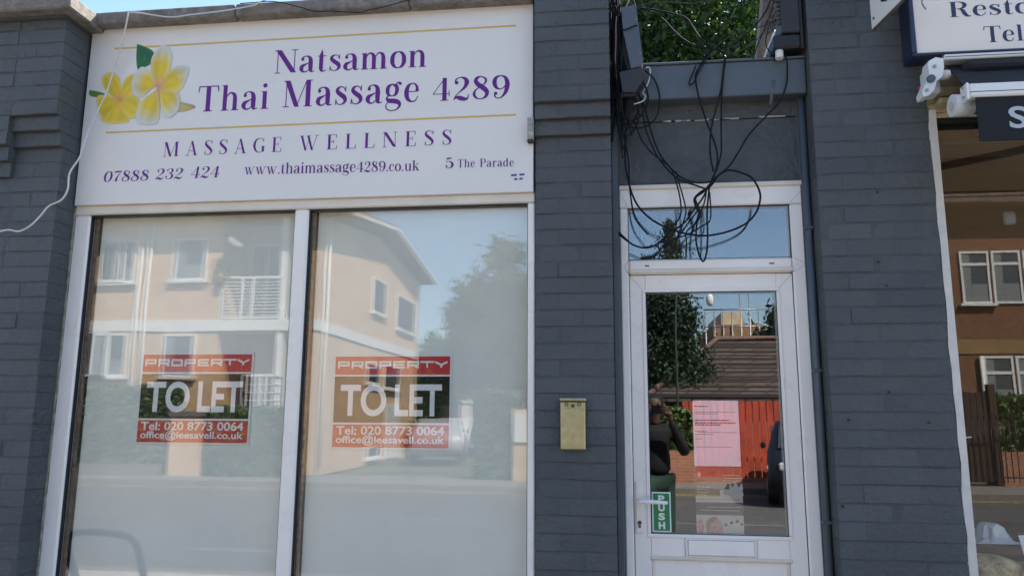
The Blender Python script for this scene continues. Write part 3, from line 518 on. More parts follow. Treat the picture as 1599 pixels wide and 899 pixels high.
petal('bud_print', [(276, 158), (304, 165), (300, 171), (277, 175)], 0, 285, 166, [(.42, .22, .12), (.5, .3, .12), (.55, .42, .15), (.55, .45, .18), (.55, .45, .18)])
c = (188, 156)
for o_ in ([(188, 156), (172, 148), (161, 135), (160, 120), (172, 113), (185, 119), (189, 135)], [(188, 156), (190, 138), (196, 123), (207, 116), (215, 122), (214, 140), (203, 151)],
           [(188, 156), (204, 150), (216, 152), (218, 168), (211, 184), (200, 184), (190, 168)], [(188, 156), (190, 168), (203, 188), (190, 193), (168, 193), (158, 186), (172, 168)],
           [(188, 156), (173, 151), (155, 149), (151, 160), (156, 178), (163, 190), (175, 172)]): petal('petal_print', o_, 0, *c, yel)
c = (247, 136)
for o_ in ([(247, 136), (238, 117), (236, 96), (244, 80), (256, 70), (266, 78), (269, 94), (263, 114)], [(247, 136), (262, 115), (276, 104), (292, 103), (295, 112), (289, 130), (280, 143), (262, 146)],
           [(247, 136), (234, 112), (222, 105), (212, 116), (206, 132), (210, 148), (222, 152), (236, 140)], [(247, 136), (243, 142), (226, 154), (215, 170), (214, 190), (228, 195), (246, 192), (250, 165)],
           [(247, 136), (250, 150), (254, 178), (266, 184), (279, 172), (281, 152), (276, 144), (260, 143)]): petal('petal_print', o_, 0, *c, whi, .56)
# printer's small mark
mk = MB()
for i, (a, b, c_, d) in enumerate(((798, 274, 807, 273.4), (811, 273, 819, 272.4), (803, 280, 808, 279.6), (811, 279.4, 816, 279))):
    q0, q1 = P(a, b), P(c_, d); mk.add([(q0[0], YS - .0008, q0[1] - .005), (q1[0], YS - .0008, q1[1] - .005), (q1[0], YS - .0008, q1[1] + .005), (q0[0], YS - .0008, q0[1] + .005)], [(0, 1, 2, 3)])
mk.build('printer_mark', mat('mark_blue', (.05, .09, .25), .4), sg)

# ------------------------------------------------------------------ left shop window
YF = .012; YG = .046
wn = thing('shop_window', (-1.5, .05, .4), 'wide white framed shop window of two filmed panes under the massage sign', 'window')
zt = z0 + .012; zg = at(300, 331, YF)[1]; zs = .42
xL0, xL1 = -2.648, at(141, 335, YF)[0]; xm0, xm1 = at(460, 330, YF)[0], at(482, 330, YF)[0]; xr0, xr1 = at(824, 330, YF)[0], X2a - .003
bx('frame_head', M_upvcy, wn, xL0, xr1, YF, .11, zg, zt, .006)
bx('frame_jamb', M_upvc, wn, xL0, xL1, YF + .001, .11, zs, zg - .001, .008)
bx('frame_jamb', M_upvc, wn, xr0, xr1, YF + .001, .11, zs, zg - .001, .006)
bx('mullion', M_upvc, wn, xm0, xm1, YF + .001, .11, zs, zg - .001, .008)
bx('frame_sill', M_upvc, wn, xL0, xr1, YF - .05, .11, zs - .06, zs - .001, .008)
bx('sealant_bead', mat('old_sealant', (.28, .2, .12), .7, bump=1, bscale=60, var=.4, vscale=30), wn, xL0 + .01, xr1, YF - .003, YF + .02, zt - .0125, zt - .004)
M_spacer = mat('brown_spacer', (.17, .12, .08), .6, bump=.6, bscale=70, var=.5, vscale=50)
for a, b in ((xL1, xm0), (xm1, xr0)):
    bx('glazing_gasket', M_drk, wn, a, a + .005, YF + .012, YG - .001, zs, zg - .002)
    bx('glazing_gasket', M_drk, wn, a + .006, b, YF + .012, YG - .001, zg - .008, zg - .002)
    bx('glazing_gasket', M_drk, wn, b - .003, b, YF + .012, YG - .001, zs, zg - .009)
    g1 = bx('outer_glass', M_glass, wn, a, b, YG, YG + .004, zs, zg)
    g2 = bx('inner_glass', M_glassb, wn, a, b, YG + .016, YG + .020, zs, zg); g2.rotation_euler = (0, 0, rad(.16))
    bx('spacer_bar', M_spacer, wn, a + .006, a + .024, YG + .005, YG + .015, zs, zg - .008)
    bx('privacy_film', M_film, wn, a + .028, b - .002, YG + .030, YG + .034, zs, zg - .004)
    bx('dark_gap', M_drk, wn, a, b, YG + .036, YG + .040, zs, zg)
bx('stall_riser', M_paint2, wn, xL0, xr1, YF + .02, .3, 0, zs - .062)

M_seal = mat('grimy_sealant', (.42, .38, .30), .6, bump=.8, bscale=50, col2=(.16, .13, .10), vscale=26)
mb = MB(); z = zs
while z < zt - .05:
    l = random.uniform(.05, .2); mb.box(xL0 - .006, xL0 + random.uniform(.002, .008), YF - .004, YF + .03, z, min(z + l, zt - .02), .002, .0008); z += l + .0005
mb.build('edge_sealant', M_seal, wn, kind='stuff')
# to let boards behind the glass
def let_board(px, label):
    """px: corner pixels tl, tr, br, bl"""
    Y = YG + .024
    tl, tr, br, bl = [at(*p, Y) for p in px]
    t = thing('letting_board', ((bl[0] + br[0]) / 2, Y, bl[1]), label, 'letting sign', 'letting boards in the window')
    xa, xb = (tl[0] + bl[0]) / 2, (tr[0] + br[0]) / 2; zb, zt_ = (bl[1] + br[1]) / 2, (tl[1] + tr[1]) / 2; H = zt_ - zb; Wd = xb - xa
    bx('backing', M_white, t, xa, xb, Y, Y + .003, zb, zt_)
    m = .009; e = Y - .001
    r1, r0, k1, k0 = zt_ - m, zt_ - .215 * H, zt_ - .235 * H, zt_ - .722 * H
    b1, b0 = zt_ - .742 * H, zb + m
    bx('red_band', M_red, t, xa + m, xb - m, e, Y, r0, r1); bx('dark_band', M_black, t, xa + m, xb - m, e, Y, k0, k1); bx('red_band', M_red, t, xa + m, xb - m, e, Y, b0, b1)
    square_word('lettering', 'PROPERTY', xa + .026, xb - .026, r0 + .028, r1 - .022, e, M_white, t)
    kh = k1 - k0
    sans('lettering', 'TO', (xa + .04, k0 + kh * .17), (xa + .46 * Wd, k0 + kh * .17), e, kh * .66, M_white, t, .028)
    sans('lettering', 'LET', (xa + .53 * Wd, k0 + kh * .17), (xb - .045, k0 + kh * .17), e, kh * .66, M_white, t, .028)
    bh = b1 - b0
    sans('lettering', 'Tel: 020 8773 0064', (xa + .026, b0 + bh * .56), (xb - .03, b0 + bh * .56), e, bh * .38, M_white, t, .02)
    sans('lettering', 'office@leesavell.co.uk', (xa + .026, b0 + bh * .19), (xb - .03, b0 + bh * .19), e, bh * .33, M_white, t, .02)
let_board(((221, 552), (396, 548.5), (389, 692), (211, 695)), 'red and white property to let board in the left pane of the shop window')
let_board(((522, 556), (706, 550.5), (703.5, 701), (515, 702)), 'red and white property to let board in the right pane of the shop window')

# ------------------------------------------------------------------ entrance
YD = .15
xa, xb = X2b, X3a
en = thing('entrance_wall', ((xa + xb) / 2, .2, 2.6), 'grey painted render panel above the white entrance door, split by a pale crack', 'wall')
zF = at(1100, 291, YD)[1]
zcrack = at(1100, 188, YD)[1]
zl0, zl1 = at(1100, 152, .06)[1], at(1100, 99, .06)[1]
bx('render_panel', M_paint2, en, xa + .001, xb - .001, YD, .44, zF + .012, zcrack - .002, .002)
bx('render_panel', M_paint2, en, xa + .001, xb - .001, YD - .006, .44, zcrack + .0025, zl1 - .02, .002)
mb = MB(); x = at(1035, 190, YD)[0]
while x < at(1150, 190, YD)[0]:
    l = random.uniform(.012, .05); h = random.uniform(.001, .004); zz = zcrack + random.uniform(-.002, .003)
    mb.box(x, x + l, YD - .009, YD + .003, zz - h, zz + h, .001, .001); x += l + random.choice((0, .004, .02))
x = at(1185, 180, YD)[0]; zz = at(1205, 183, YD)[1]
mb.box(x, x + .12, YD - .009, YD + .003, zz - .002, zz + .003, .001, .001)
mb.build('crack_filler', mat('pale_filler', (.5, .47, .45), .8), en, kind='stuff')
fa = thing('fascia_board', ((xa + xb) / 2, .1, zl0), 'painted grey fascia board across the top of the doorway recess', 'fascia board')
bx('board', M_fascia, fa, xa + .02, xb - .002, .060, .2, zl0, zl1, .005)
bx('drip_edge', M_fascia, fa, xa + .02, xb - .002, .052, .2, zl1 + .0005, zl1 + .012, .003)

dr = thing('door_frame', ((xa + xb) / 2, .2, 0), 'white door frame with a narrow transom light full of sky above the door', 'door frame')
def D(x, y): return at(x, y, YD)
fx0, fx1 = D(967, 330)[0], xb - .012
zt0, zt1 = D(1106, 404.5)[1], D(1106, 322.5)[1]; tx0, tx1 = D(980, 340)[0], D(1233, 340)[0]
zdh = D(1110, 427)[1]
lx0, lx1 = D(982, 440)[0], D(1239, 440)[0]
bx('frame_head', M_upvc, dr, fx0, fx1, YD - .012, .24, zt1, zF + .011, .005)
bx('head_trim', M_upvcy, dr, fx0, fx1, YD - .022, YD - .0125, zF - .012, zF + .010, .003)
bx('frame_jamb', M_upvc, dr, fx0, tx0, YD - .010, .24, 0, zt1 - .001, .006)
bx('frame_jamb', M_upvc, dr, tx1, fx1, YD - .010, .24, 0, zt1 - .001, .006)
bx('transom_bar', M_upvc, dr, tx0 + .001, tx1 - .001, YD - .014, .24, zdh, zt0, .008)
bx('weather_bar', M_upvcy, dr, tx0 + .001, tx1 - .001, YD - .022, YD - .0145, zdh + .004, zdh + .022, .003)
bx('transom_glass', M_glassd, dr, tx0, tx1, YD + .006, YD + .010, zt0, zt1)
bx('transom_glass_inner', M_glassd, dr, tx0, tx1, YD + .026, YD + .030, zt0, zt1)
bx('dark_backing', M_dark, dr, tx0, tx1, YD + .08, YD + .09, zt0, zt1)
for a, b, c_, d in ((tx0, tx1, zt0, zt0 + .004), (tx0, tx1, zt1 - .004, zt1), (tx0, tx0 + .004, zt0 + .004, zt1 - .004), (tx1 - .004, tx1, zt0 + .004, zt1 - .004)):
    bx('glazing_gasket', M_drk, dr, a, b, YD - .002, YD + .005, c_, d)
for px, py, w_ in ((1010, 416, .02), (1204, 412, .022)):
    a = D(px, py); bx('drain_slot', mat('rust_slot', (.15, .05, .02), .8) if px > 1100 else M_greybox, dr, a[0] - w_ / 2, a[0] + w_ / 2, YD - .0155, YD - .012, a[1] - .003, a[1] + .003)

do = thing('entrance_door', ((lx0 + lx1) / 2, .2, 0), 'white plastic entrance door with a tall clear pane, lever handle and letter plate', 'door')
gx0, gx1 = D(1008, 470)[0], D(1213, 470)[0]; gz0, gz1 = D(1120, 835)[1], D(1110, 455)[1]
yA, yB = YD + .003, YD + .07
g = .0025
bx('stile', M_upvc, do, lx0 + g, gx0, yA, yB, .02, zdh - g, .004); bx('stile', M_upvc, do, gx1, lx1 - g, yA, yB, .02, zdh - g, .004)
bx('top_rail', M_upvc, do, gx0 + .0005, gx1 - .0005, yA, yB, gz1, zdh - g, .002)
zp = at(1127, 871, YD)[1]
bx('middle_rail', M_upvc, do, gx0 + .0005, gx1 - .0005, yA, yB, zp, gz0, .002)
bx('lower_panel', M_upvc, do, gx0 + .0005, gx1 - .0005, yA + .010, yB - .01, .1, zp - .001, .002)
bx('bottom_rail', M_upvc, do, gx0 + .0005, gx1 - .0005, yA, yB, .02, .099, .002)
bx('panel_moulding', M_upvcy, do, gx0 - .006, gx1 + .01, yA - .006, yA + .012, zp - .014, zp + .004, .004)
bx('panel_moulding', M_upvcy, do, gx0 + .001, gx0 + .014, yA + .002, yA + .012, .1, zp - .015, .003)
bx('panel_moulding', M_upvcy, do, gx1 - .014, gx1 - .001, yA + .002, yA + .012, .1, zp - .015, .003)
q = .016
for a, b, c_, d in ((gx0 - q, gx1 + q, gz1 - .0005, gz1 + q), (gx0 - q, gx1 + q, gz0 - q, gz0 + .0005), (gx0 - q, gx0 + .0005, gz0 + .001, gz1 - .001), (gx1 - .0005, gx1 + q, gz0 + .001, gz1 - .001)):
    bx('glazing_bead', M_upvc, do, a, b, yA - .006, yA + .001, c_, d, .003)
bx('glass_pane', M_glassd, do, gx0, gx1, yA + .004, yA + .008, gz0, gz1)
gi = bx('inner_glass_pane', M_glassd, do, gx0, gx1, yA + .026, yA + .030, gz0, gz1)
for a, b, c_, d in ((gx0, gx1, gz0, gz0 + .003), (gx0, gx1, gz1 - .004, gz1), (gx0, gx0 + .004, gz0 + .003, gz1 - .004), (gx1 - .003, gx1, gz0 + .003, gz1 - .004)):
    bx('glazing_gasket', M_drk, do, a, b, yA - .003, yA + .0035, c_, d)
M_line = mat('joint_line', (.22, .21, .20), .7)
def mitre(xa_, za_, xb_, zb_, y, par):
    u = Vector((xb_ - xa_, zb_ - za_)).normalized() * .0006; v = Vector((-u.y, u.x))
    MB().add([(xa_ + v.x, y, za_ + v.y), (xb_ + v.x, y, zb_ + v.y), (xb_ - v.x, y, zb_ - v.y), (xa_ - v.x, y, za_ - v.y)], [(3, 2, 1, 0)]).build('mitre_joint', M_line, par)
for sx_, xo, xi in ((1, lx0 + g, gx0), (1, lx1 - g, gx1)): mitre(xo, zdh - g, xi + (-q if xi == gx0 else q), gz1 + q, yA - .0012, do)
for xo, xi in ((fx0, tx0), (fx1, tx1)):
    mitre(xo, zF - .013, xi, zt1 + .004, YD - .0128, dr)
    mitre(xo + (.02 if xo == fx0 else -.02), (zt0 + zdh) / 2, xi, zt0, YD - .0148, dr); mitre(xo + (.02 if xo == fx0 else -.02), (zt0 + zdh) / 2, xi, zdh, YD - .0148, dr)
bx('gap_shadow', M_drk, do, lx0 - .001, lx0 + g - .0004, yA + .001, yB, .02, zdh); bx('gap_shadow', M_drk, do, lx1 - g + .0004, lx1 + .001, yA + .001, yB, .02, zdh)
# handle
bp0, bp1 = D(993, 832), D(1004, 750)
hp = bx('handle_plate', M_upvc, do, bp0[0], bp0[0] + .034, yA - .012, yA, bp0[1], bp1[1], .010)
hc = ((bp0[0] * 2 + .034) / 2, D(1000, 781)[1])
hb = MB(); hb.cyl((hc[0], yA - .012, hc[1]), (hc[0], yA - .045, hc[1]), .011, 14)
hb.tube([(hc[0], yA - .045, hc[1]), (hc[0] + .03, yA - .050, hc[1] + .001), (hc[0] + .08, yA - .050, hc[1] - .001), (hc[0] + .122, yA - .048, hc[1] - .003)], lambda t: .011 - .003 * t, 10, 5)
hb.build('lever_handle', M_upvc, do)
kz = D(1000, 815)[1]
MB().cyl((hc[0], yA - .0125, kz), (hc[0], yA - .017, kz), .009, 14).cyl((hc[0], yA - .0125, kz - .016), (hc[0], yA - .0165, kz - .016), .006, 10).build('keyhole', M_brassd, do)
# letter plate
l0, l1 = D(1071, 867), D(1181, 842)
lp0, lp1 = D(1075, 867)[0], D(1180, 867)[0]; lz0, lz1 = D(1127, 868)[1], D(1127, 843.5)[1]
bx('plate_shadow_gap', M_line, do, lp0 - .0135, lp1 + .0095, yA - .003, yA - .0001, lz0 - .0085, lz1 + .0075)
bx('flap_shadow_gap', M_drk, do, lp0 - .001, lp1 - .003, yA - .0075, yA - .0061, lz0 + .0005, lz1 + .001)  # dark strip stands in for the shadow line round the letter flap
bx('letter_plate', M_upvc, do, lp0 - .012, lp1 + .008, yA - .006, yA, lz0 - .006, lz1 + .006, .005)
bx('letter_flap', M_upvc, do, lp0, lp1 - .004, yA - .013, yA - .0065, lz0 + .002, lz1, .003)
# push sticker and papers, stuck inside the glass
st = thing('push_sign', (D(1032, 830)[0], yA, D(1032, 830)[1]), 'small green and white PUSH sticker standing upright at the foot of the door glass', 'sticker')
s0, s1 = D(1017.5, 830), D(1048, 768); s0 = (D(1018.5, 800)[0], s0[1]); s1 = (D(1048, 800)[0], s1[1])
bx('backing', M_white, st, s0[0], s1[0], yA + .0025, yA + .0038, s0[1], s1[1])
bx('green_face', M_green, st, s0[0] + .006, s1[0] - .006, yA + .0018, yA + .0026, s0[1] + .006, s1[1] - .006)
n = 4; cell = (s1[1] - s0[1] - .02) / n
for i, ch in enumerate('PUSH'):
    zb = s1[1] - .010 - (i + 1) * cell + cell * .14
    sans('lettering', ch, (s0[0] + .027, zb), (s1[0] - .027, zb), yA + .0017, cell * .76, M_white, st, .05)
YP = yA + .034
n0, n1 = at(1084, 727, YP), at(1154, 625, YP)
no = thing('paper_notice', ((n0[0] + n1[0]) / 2, YP, n0[1]), 'white typed paper notice taped inside the door glass', 'notice')
nx0, nx1 = at(1083, 680, YP)[0], at(1155, 680, YP)[0]
bx('sheet', mat('paper', (.88, .88, .88), .7), no, nx0, nx1, YP, YP + .0015, n0[1], n1[1])
M_ink = mat('ink', (.08, .05, .07), .6)
for zz, a, b, w_ in ((.09, .04, .34, .0025), (.18, .04, .92, .0012), (.205, .04, .55, .0012), (.305, .04, .80, .003), (.345, .04, .93, .003), (.375, .04, .60, .003), (.47, .04, .30, .0012), (.49, .12, .95, .0012), (.52, .04, .45, .0012), (.59, .04, .18, .0012), (.71, .04, .82, .0012)):
    H = n1[1] - n0[1]; Wd = nx1 - nx0; mb = MB(); x = nx0 + a * Wd
    while x < nx0 + b * Wd:
        l = random.uniform(.006, .018); mb.quad((x, YP - .0006, n1[1] - zz * H - w_), (min(x + l, nx0 + b * Wd), YP - .0006, n1[1] - zz * H - w_), (min(x + l, nx0 + b * Wd), YP - .0006, n1[1] - zz * H + w_), (x, YP - .0006, n1[1] - zz * H + w_)); x += l + .003
    mb.build('typed_line', M_ink, no)
po = thing('massage_poster', ((n0[0] + n1[0]) / 2, YP, at(1120, 832, YP)[1]), 'brown treatment poster with pictures of towels and stones below the paper notice', 'poster')
pz0, pz1 = at(1120, 833, YP)[1], at(1120, 729, YP)[1]; px0, px1 = at(1086.5, 780, YP)[0], at(1160, 780, YP)[0]; PH = pz1 - pz0; PW = px1 - px0
def pr(u0, u1, v0, v1, name, m, k=1): # v measured down from the top
    MB().quad((px0 + u0 * PW, YP - .0004 * k, pz1 - v1 * PH), (px0 + u1 * PW, YP - .0004 * k, pz1 - v1 * PH), (px0 + u1 * PW, YP - .0004 * k, pz1 - v0 * PH), (px0 + u0 * PW, YP - .0004 * k, pz1 - v0 * PH)).build(name, m, po)
bx('sheet', mat('poster_brown', (.085, .05, .03), .5), po, px0, px1, YP, YP + .0015, pz0, pz1)
M_cream = mat('print_cream', (.55, .50, .42), .5); M_pink = mat('print_pink', (.50, .26, .20), .5, var=.3, vscale=60); M_brn = mat('print_tan', (.30, .17, .08), .5)
def blob(pts, name, m, k=2):
    O = smooth([(a, b, 0) for a, b in pts] + [(*pts[0], 0)], 4)[:-1]
    MB().add([(px0 + q.x * PW, YP - .0004 * k, pz1 - q.y * PH) for q in O], [tuple(range(len(O)))]).build(name, m, po)
blob([(.52, .36), (.62, .33), (.97, .35), (.98, .44), (.60, .44), (.53, .42)], 'towel_print', M_cream)
blob([(.72, .32), (.74, .24), (.80, .30), (.86, .22), (.92, .30), (.99, .24), (.99, .36), (.74, .37)], 'flower_picture', M_cream, 3)
blob([(.05, .10), (.09, .07), (.13, .10), (.11, .15), (.06, .15)], 'star_print', M_cream)
pr(0, 1, .44, .53, 'pale_band', M_cream, 4)
pr(0, 1, .72, 1, 'picture_ground', M_cream, 1.5)
blob([(.22, .80), (.36, .75), (.50, .80), (.56, .92), (.50, 1), (.24, 1), (.18, .90)], 'face_print', M_pink)
blob([(.20, .84), (.30, .76), (.44, .75), (.38, .80), (.28, .88), (.24, .98)], 'hair_print', M_brn, 3)
blob([(.02, .84), (.10, .78), (.16, .88), (.12, .99), (.03, .97)], 'bloom_print', M_pink)
for u, v in ((.62, .86), (.74, .83), (.86, .81), (.95, .85)): blob([(u - .04, v), (u, v - .025), (u + .04, v), (u, v + .025)], 'stone_print', M_drk, 3)
for v, a, b in ((.12, .56, .96), (.16, .62, .96), (.20, .6, .94), (.30, .04, .26), (.34, .04, .24), (.38, .04, .25), (.42, .04, .2), (.60, .25, .95), (.65, .1, .9), (.485, .05, .95)):
    mb = MB(); x = px0 + a * PW
    while x < px0 + b * PW:
        l = random.uniform(.005, .014); mb.quad((x, YP - .0022, pz1 - v * PH - .0016), (x + l, YP - .0022, pz1 - v * PH - .0016), (x + l, YP - .0022, pz1 - v * PH + .0016), (x, YP - .0022, pz1 - v * PH + .0016)); x += l + .003
    mb.build('small_print', M_brn if v > .45 and v < .5 else M_cream, po)

# brass box on the middle pier
bz0, bz1 = at(893, 702, -.03)[1], at(893, 621, -.03)[1]; bxa, bxb = at(875.5, 660, -.03)[0], at(914, 660, -.03)[0]
br = thing('brass_letterbox', ((bxa + bxb) / 2, -.02, bz0), 'slim brass box with two screws fixed to the narrow pier beside the door', 'letterbox')
bx('body', M_brass, br, bxa, bxb, -.036, -.005, bz0, bz1 - .016, .004)
bx('front_panel', M_brass, br, bxa + .006, bxb - .005, -.039, -.0365, bz0 + .004, bz1 - .045, .002)
bx('hood', M_brass, br, bxa - .004, bxb + .004, -.042, -.003, bz1 - .014, bz1, .004)
for u in (.24, .76):
    x = bxa + (bxb - bxa) * u; z = bz1 - .028
    MB().cyl((x, -.0362, z), (x, -.040, z), .0085, 14).build('screw_cup', M_brassd, br); MB().cyl((x, -.0402, z), (x, -.042, z), .0045, 10).build('screw_head', M_brass, br)
x = (bxa + bxb) / 2; MB().cyl((x, -.0362, bz1 - .034), (x, -.0385, bz1 - .034), .008, 12).build('finger_notch', M_brassd, br)
# little metal junction box at the sign's edge
jx, jz = at(829, 201, -.04)
jb = thing('junction_box', (jx, -.03, jz - .055), 'small grimy pale metal box at the right edge of the white sign', 'junction box')
bx('case', mat('grimy_alloy', (.32, .31, .26), .6, bump=.6, var=.5, vscale=45), jb, jx - .017, jx + .013, -.045, YS - .001, jz - .055, jz + .055, .004)
bx('dark_foot', M_drk, jb, jx - .017, jx + .013, -.047, YS - .001, jz - .062, jz - .056)
for zz in (.03, .008): MB().cyl((jx + .003, -.0452, jz + zz), (jx + .003, -.049, jz + zz), .006, 10).build('screw', M_metal, jb)

# trunking either side of the recess
cl = thing('cable_trunking', (xa + .02, .1, 0), 'dark painted trunking up the left side of the doorway', 'trunking', 'painted trunking beside the door')
z = at(960, 195, .08)[1]; bx('channel', M_fascia, cl, xa + .001, at(967.5, 400, .09)[0], .09, YD - .012, 0, z, .004)
bx('rear_fillet', M_joint, cl, xa + .001, fx0 - .001, YD - .011, .2, 0, zl1)
cr_ = thing('cable_trunking', (xb - .02, .1, 0), 'grey painted round pipe trunking up the right side of the doorway', 'trunking', 'painted trunking beside the door')
z = at(1245, 108, .08)[1]
MB().cyl((xb - .019, .117, 0), (xb - .019, .117, z), .017, 16).build('pipe', M_fascia, cr_)
bx('rear_fillet', M_fascia, cr_, xb - .0395, xb - .001, .132, YD - .013, 0, z - .02, .003)
for zz in (1.1, 1.75, 2.4): bx('pipe_clip', M_fascia, cr_, xb - .039, xb - .001, .098, .134, zz, zz + .014, .002)

# ------------------------------------------------------------------ terminal boxes over the doorway
def p3d(px, py, Y): a = at(px, py, Y); return Vector((a[0], Y, a[1]))
bl = thing('terminal_box', p3d(985, 140, .05), 'long grey cable terminal box hanging open at the top left of the doorway', 'terminal box')
a0, a1, a2, a3 = p3d(968, 18, .0), p3d(992, 14, .0), p3d(1004, 108, .0), p3d(985, 112, .0)
mb = MB(); mb.prism([(a3.x, a3.z), (a2.x - .006, a2.z), (a2.x, a2.z + .02), (a1.x + .004, a1.z - .02), (a1.x - .006, a1.z), (a0.x + .006, a0.z), (a0.x + .012, a0.z - .12)], -.035, .03); mb.build('cover', M_greybox, bl)
b0, b1, b2 = p3d(962, 30, .06), p3d(985, 30, .06), p3d(978, 112, .06)
mb = MB(); mb.prism([(b0.x, b2.z), (b2.x + .012, b2.z), (b1.x + .012, b1.z), (b0.x, b1.z + .02)], .032, .10); mb.build('back_plate', mat('grey_back', (.075, .085, .095), .6, var=.2), bl)
mb = MB(); c0, c1 = p3d(968, 148, .0), p3d(1004, 112, .0)
mb.prism([(c0.x + .012, c0.z), (c0.x + .07, c0.z - .004), (c1.x + .002, c1.z - .05), (c1.x + .004, c1.z + .004), (c1.x - .03, c1.z + .006), (c0.x, c1.z - .01)], -.028, .09); mb.build('gland_cavity', M_blackbox, bl)
for i in range(7):
    x = c0.x + .008 + i * .009; mb = MB().cyl((x, -.02, c0.z + .004), (x + .003, -.02, c0.z - .022), .004, 8).build('cable_gland', M_drk, bl)
for t in (.25, .8): 
    p = a1.lerp(a2, t) - Vector((.008, 0, 0)); MB().cyl((p.x, -.035, p.z), (p.x, -.038, p.z), .003, 8).build('cover_screw', M_metal, bl)

rb = thing('terminal_box', p3d(1225, 85, .06), 'black metal connection box with tangled brown wires at the top right of the doorway', 'terminal box')
r0, r1, r2 = p3d(1222, 0, .02), p3d(1247, 45, .02), p3d(1220, 54, .02)
bx('case', M_blackbox, rb, r2.x, r1.x + .004, -.0, .12, r2.z, r0.z + .14, .006)
bx('side_flange', M_blackbox, rb, r1.x + .005, r1.x + .025, .03, .14, r2.z - .07, r0.z + .12, .004)
q0, q1 = p3d(1206, 82, .05), p3d(1243, 56, .05)
bx('lower_housing', M_drk, rb, q0.x, q1.x + .012, .01, .15, q0.z, r2.z - .002, .010)
for i in range(9):
    z = r0.z + .06 - i * .022; MB().cyl((r2.x - .016, .03, z), (r2.x + .002, .03, z), .007, 8).build('terminal_stud', mat('tarnished_copper', (.14, .08, .045), .6, metal=.4), rb)
MB().cyl(p3d(1217, 92, .03), p3d(1217, 80, .03), .018, 12).build('pale_gland', M_white, rb)
rnd = random.Random(4)
for i in range(9):
    z = r0.z + .05 - i * .02; p = Vector((r2.x - .014, .03, z)); pts = [p]
    for k in range(4): p = p + Vector((rnd.uniform(-.025, .004), rnd.uniform(-.02, .01), rnd.uniform(-.035, .012))); pts.append(p)
    MB().tube(pts, .0026, 6, 4).build('loose_wire', M_cableg if i % 3 else mat('brown_wire', (.16, .09, .05), .6), rb)
# leaning timber
tb = MB(); t0, t1 = p3d(1186, 100, .50), p3d(1208, -40, .50)
tb.prism([(t0.x - .035, t0.z - .1), (t0.x + .035, t0.z - .1), (t1.x + .05, t1.z + .1), (t1.x - .035, t1.z + .1)], .46, .56)
tag(tb.build('timber_plank', M_wood), 'weathered grey timber plank leaning up behind the fascia board of the doorway', 'timber')
wp = MB().cyl(p3d(1192, 96, .40), p3d(1212, 48, .40), .009, 10)
tag(wp.build('pale_conduit', M_white), 'short pale conduit slanting behind the black connection box', 'conduit')
pc = MB().cyl(p3d(1211, 97, .24), p3d(1213, 68, .24), .03, 14)
tag(pc.build('vent_stub', M_white), 'white pipe stub on the fascia board under the black connection box', 'pipe')
# anchor hook on the fascia
hk = MB().cyl(p3d(1203, 165, .075), p3d(1208, 126, .062), .009, 8)
tag(hk.build('cable_peg', M_fascia), 'painted metal peg hanging on the fascia under the black connection box', 'peg')

# ------------------------------------------------------------------ cables
def cable(pts, r, m, label, name='cable', Y=.04, group='loose cables over the doorway', amp=.012):
    rn = random.Random(len(label) * 31 + len(pts)); W_ = []
    for i, p in enumerate(pts):
        y = p[2] if len(p) > 2 else Y + rn.uniform(-amp, amp); a = at(p[0], p[1], y); W_.append((a[0], y, a[1]))
    o = MB().tube(W_, r * 1.1, 8, 6).build(name, m); tag(o, label, 'cable', group); return o
K = M_cable
cable([(991, 12), (1004, 8), (1020, 4), (1050, 4), (1080, 6), (1094, 3), (1112, -8)], .0022, M_cableg, 'thin grey cable running off from the top of the long grey box towards upper right')
cable([(991, 14), (1010, 14), (1045, 20), (1070, 28), (1080, 40), (1092, 58), (1113, 76), (1126, 80), (1131, 92), (1129, 112), (1126, 140), (1118, 170), (1110, 205), (1109, 240), (1114, 268)], .0036, K, 'black cable arching from the long grey box to the knot before the leaves and down')
cable([(991, 15), (1016, 18), (1035, 30), (1052, 48), (1068, 62), (1088, 72), (1113, 77), (1124, 78), (1132, 92), (1130, 115), (1127, 150), (1126, 200), (1126, 240), (1118, 268)], .0034, K, 'black cable dipping left of the knot then falling straight to the tied bunch')
cable([(1207, -10), (1196, 18), (1178, 42), (1160, 58), (1140, 72), (1113, 77), (1106, 88), (1096, 104), (1089, 116), (1084, 128), (1077, 133), (1077, 126), (1083, 112), (1087, 102)], .003, K, 'black cable from upper right ending in a small hook on the fascia board')
cable([(1222, 26), (1196, 40), (1178, 44), (1158, 50), (1136, 60), (1122, 70), (1113, 77)], .0022, M_cableg, 'thin grey cable from the black connection box to the knot before the leaves')
cable([(1212, 30), (1196, 46), (1178, 66), (1160, 78), (1140, 83), (1122, 78), (1113, 77)], .0022, M_cableg, 'lowest thin grey cable looping from the black connection box to the knot')
cable([(1113, 77), (1100, 92), (1088, 112), (1086, 122), (1089, 142), (1095, 165), (1105, 195), (1114, 218), (1120, 240), (1119, 262), (1112, 280), (1106, 296)], .0038, K, 'thick black cable bowing left below the knot across the fascia board')
cable([(1226, 84), (1229, 100), (1229, 125), (1224, 145), (1214, 163), (1196, 182), (1170, 210), (1154, 236), (1140, 258), (1124, 272), (1112, 282)], .0036, K, 'black cable swinging from the black connection box down left to the tied bunch')
cable([(977, 198), (976, 225), (977, 260), (983, 290), (994, 318), (1014, 340), (1042, 356), (1072, 365), (1102, 368), (1135, 362), (1163, 350), (1180, 333), (1187, 312), (1185, 296), (1174, 278), (1158, 270), (1138, 266), (1122, 274), (1110, 290), (1094, 300), (1084, 312), (1090, 330)], .0042, K, 'black cable making the biggest loop round the transom light above the door')
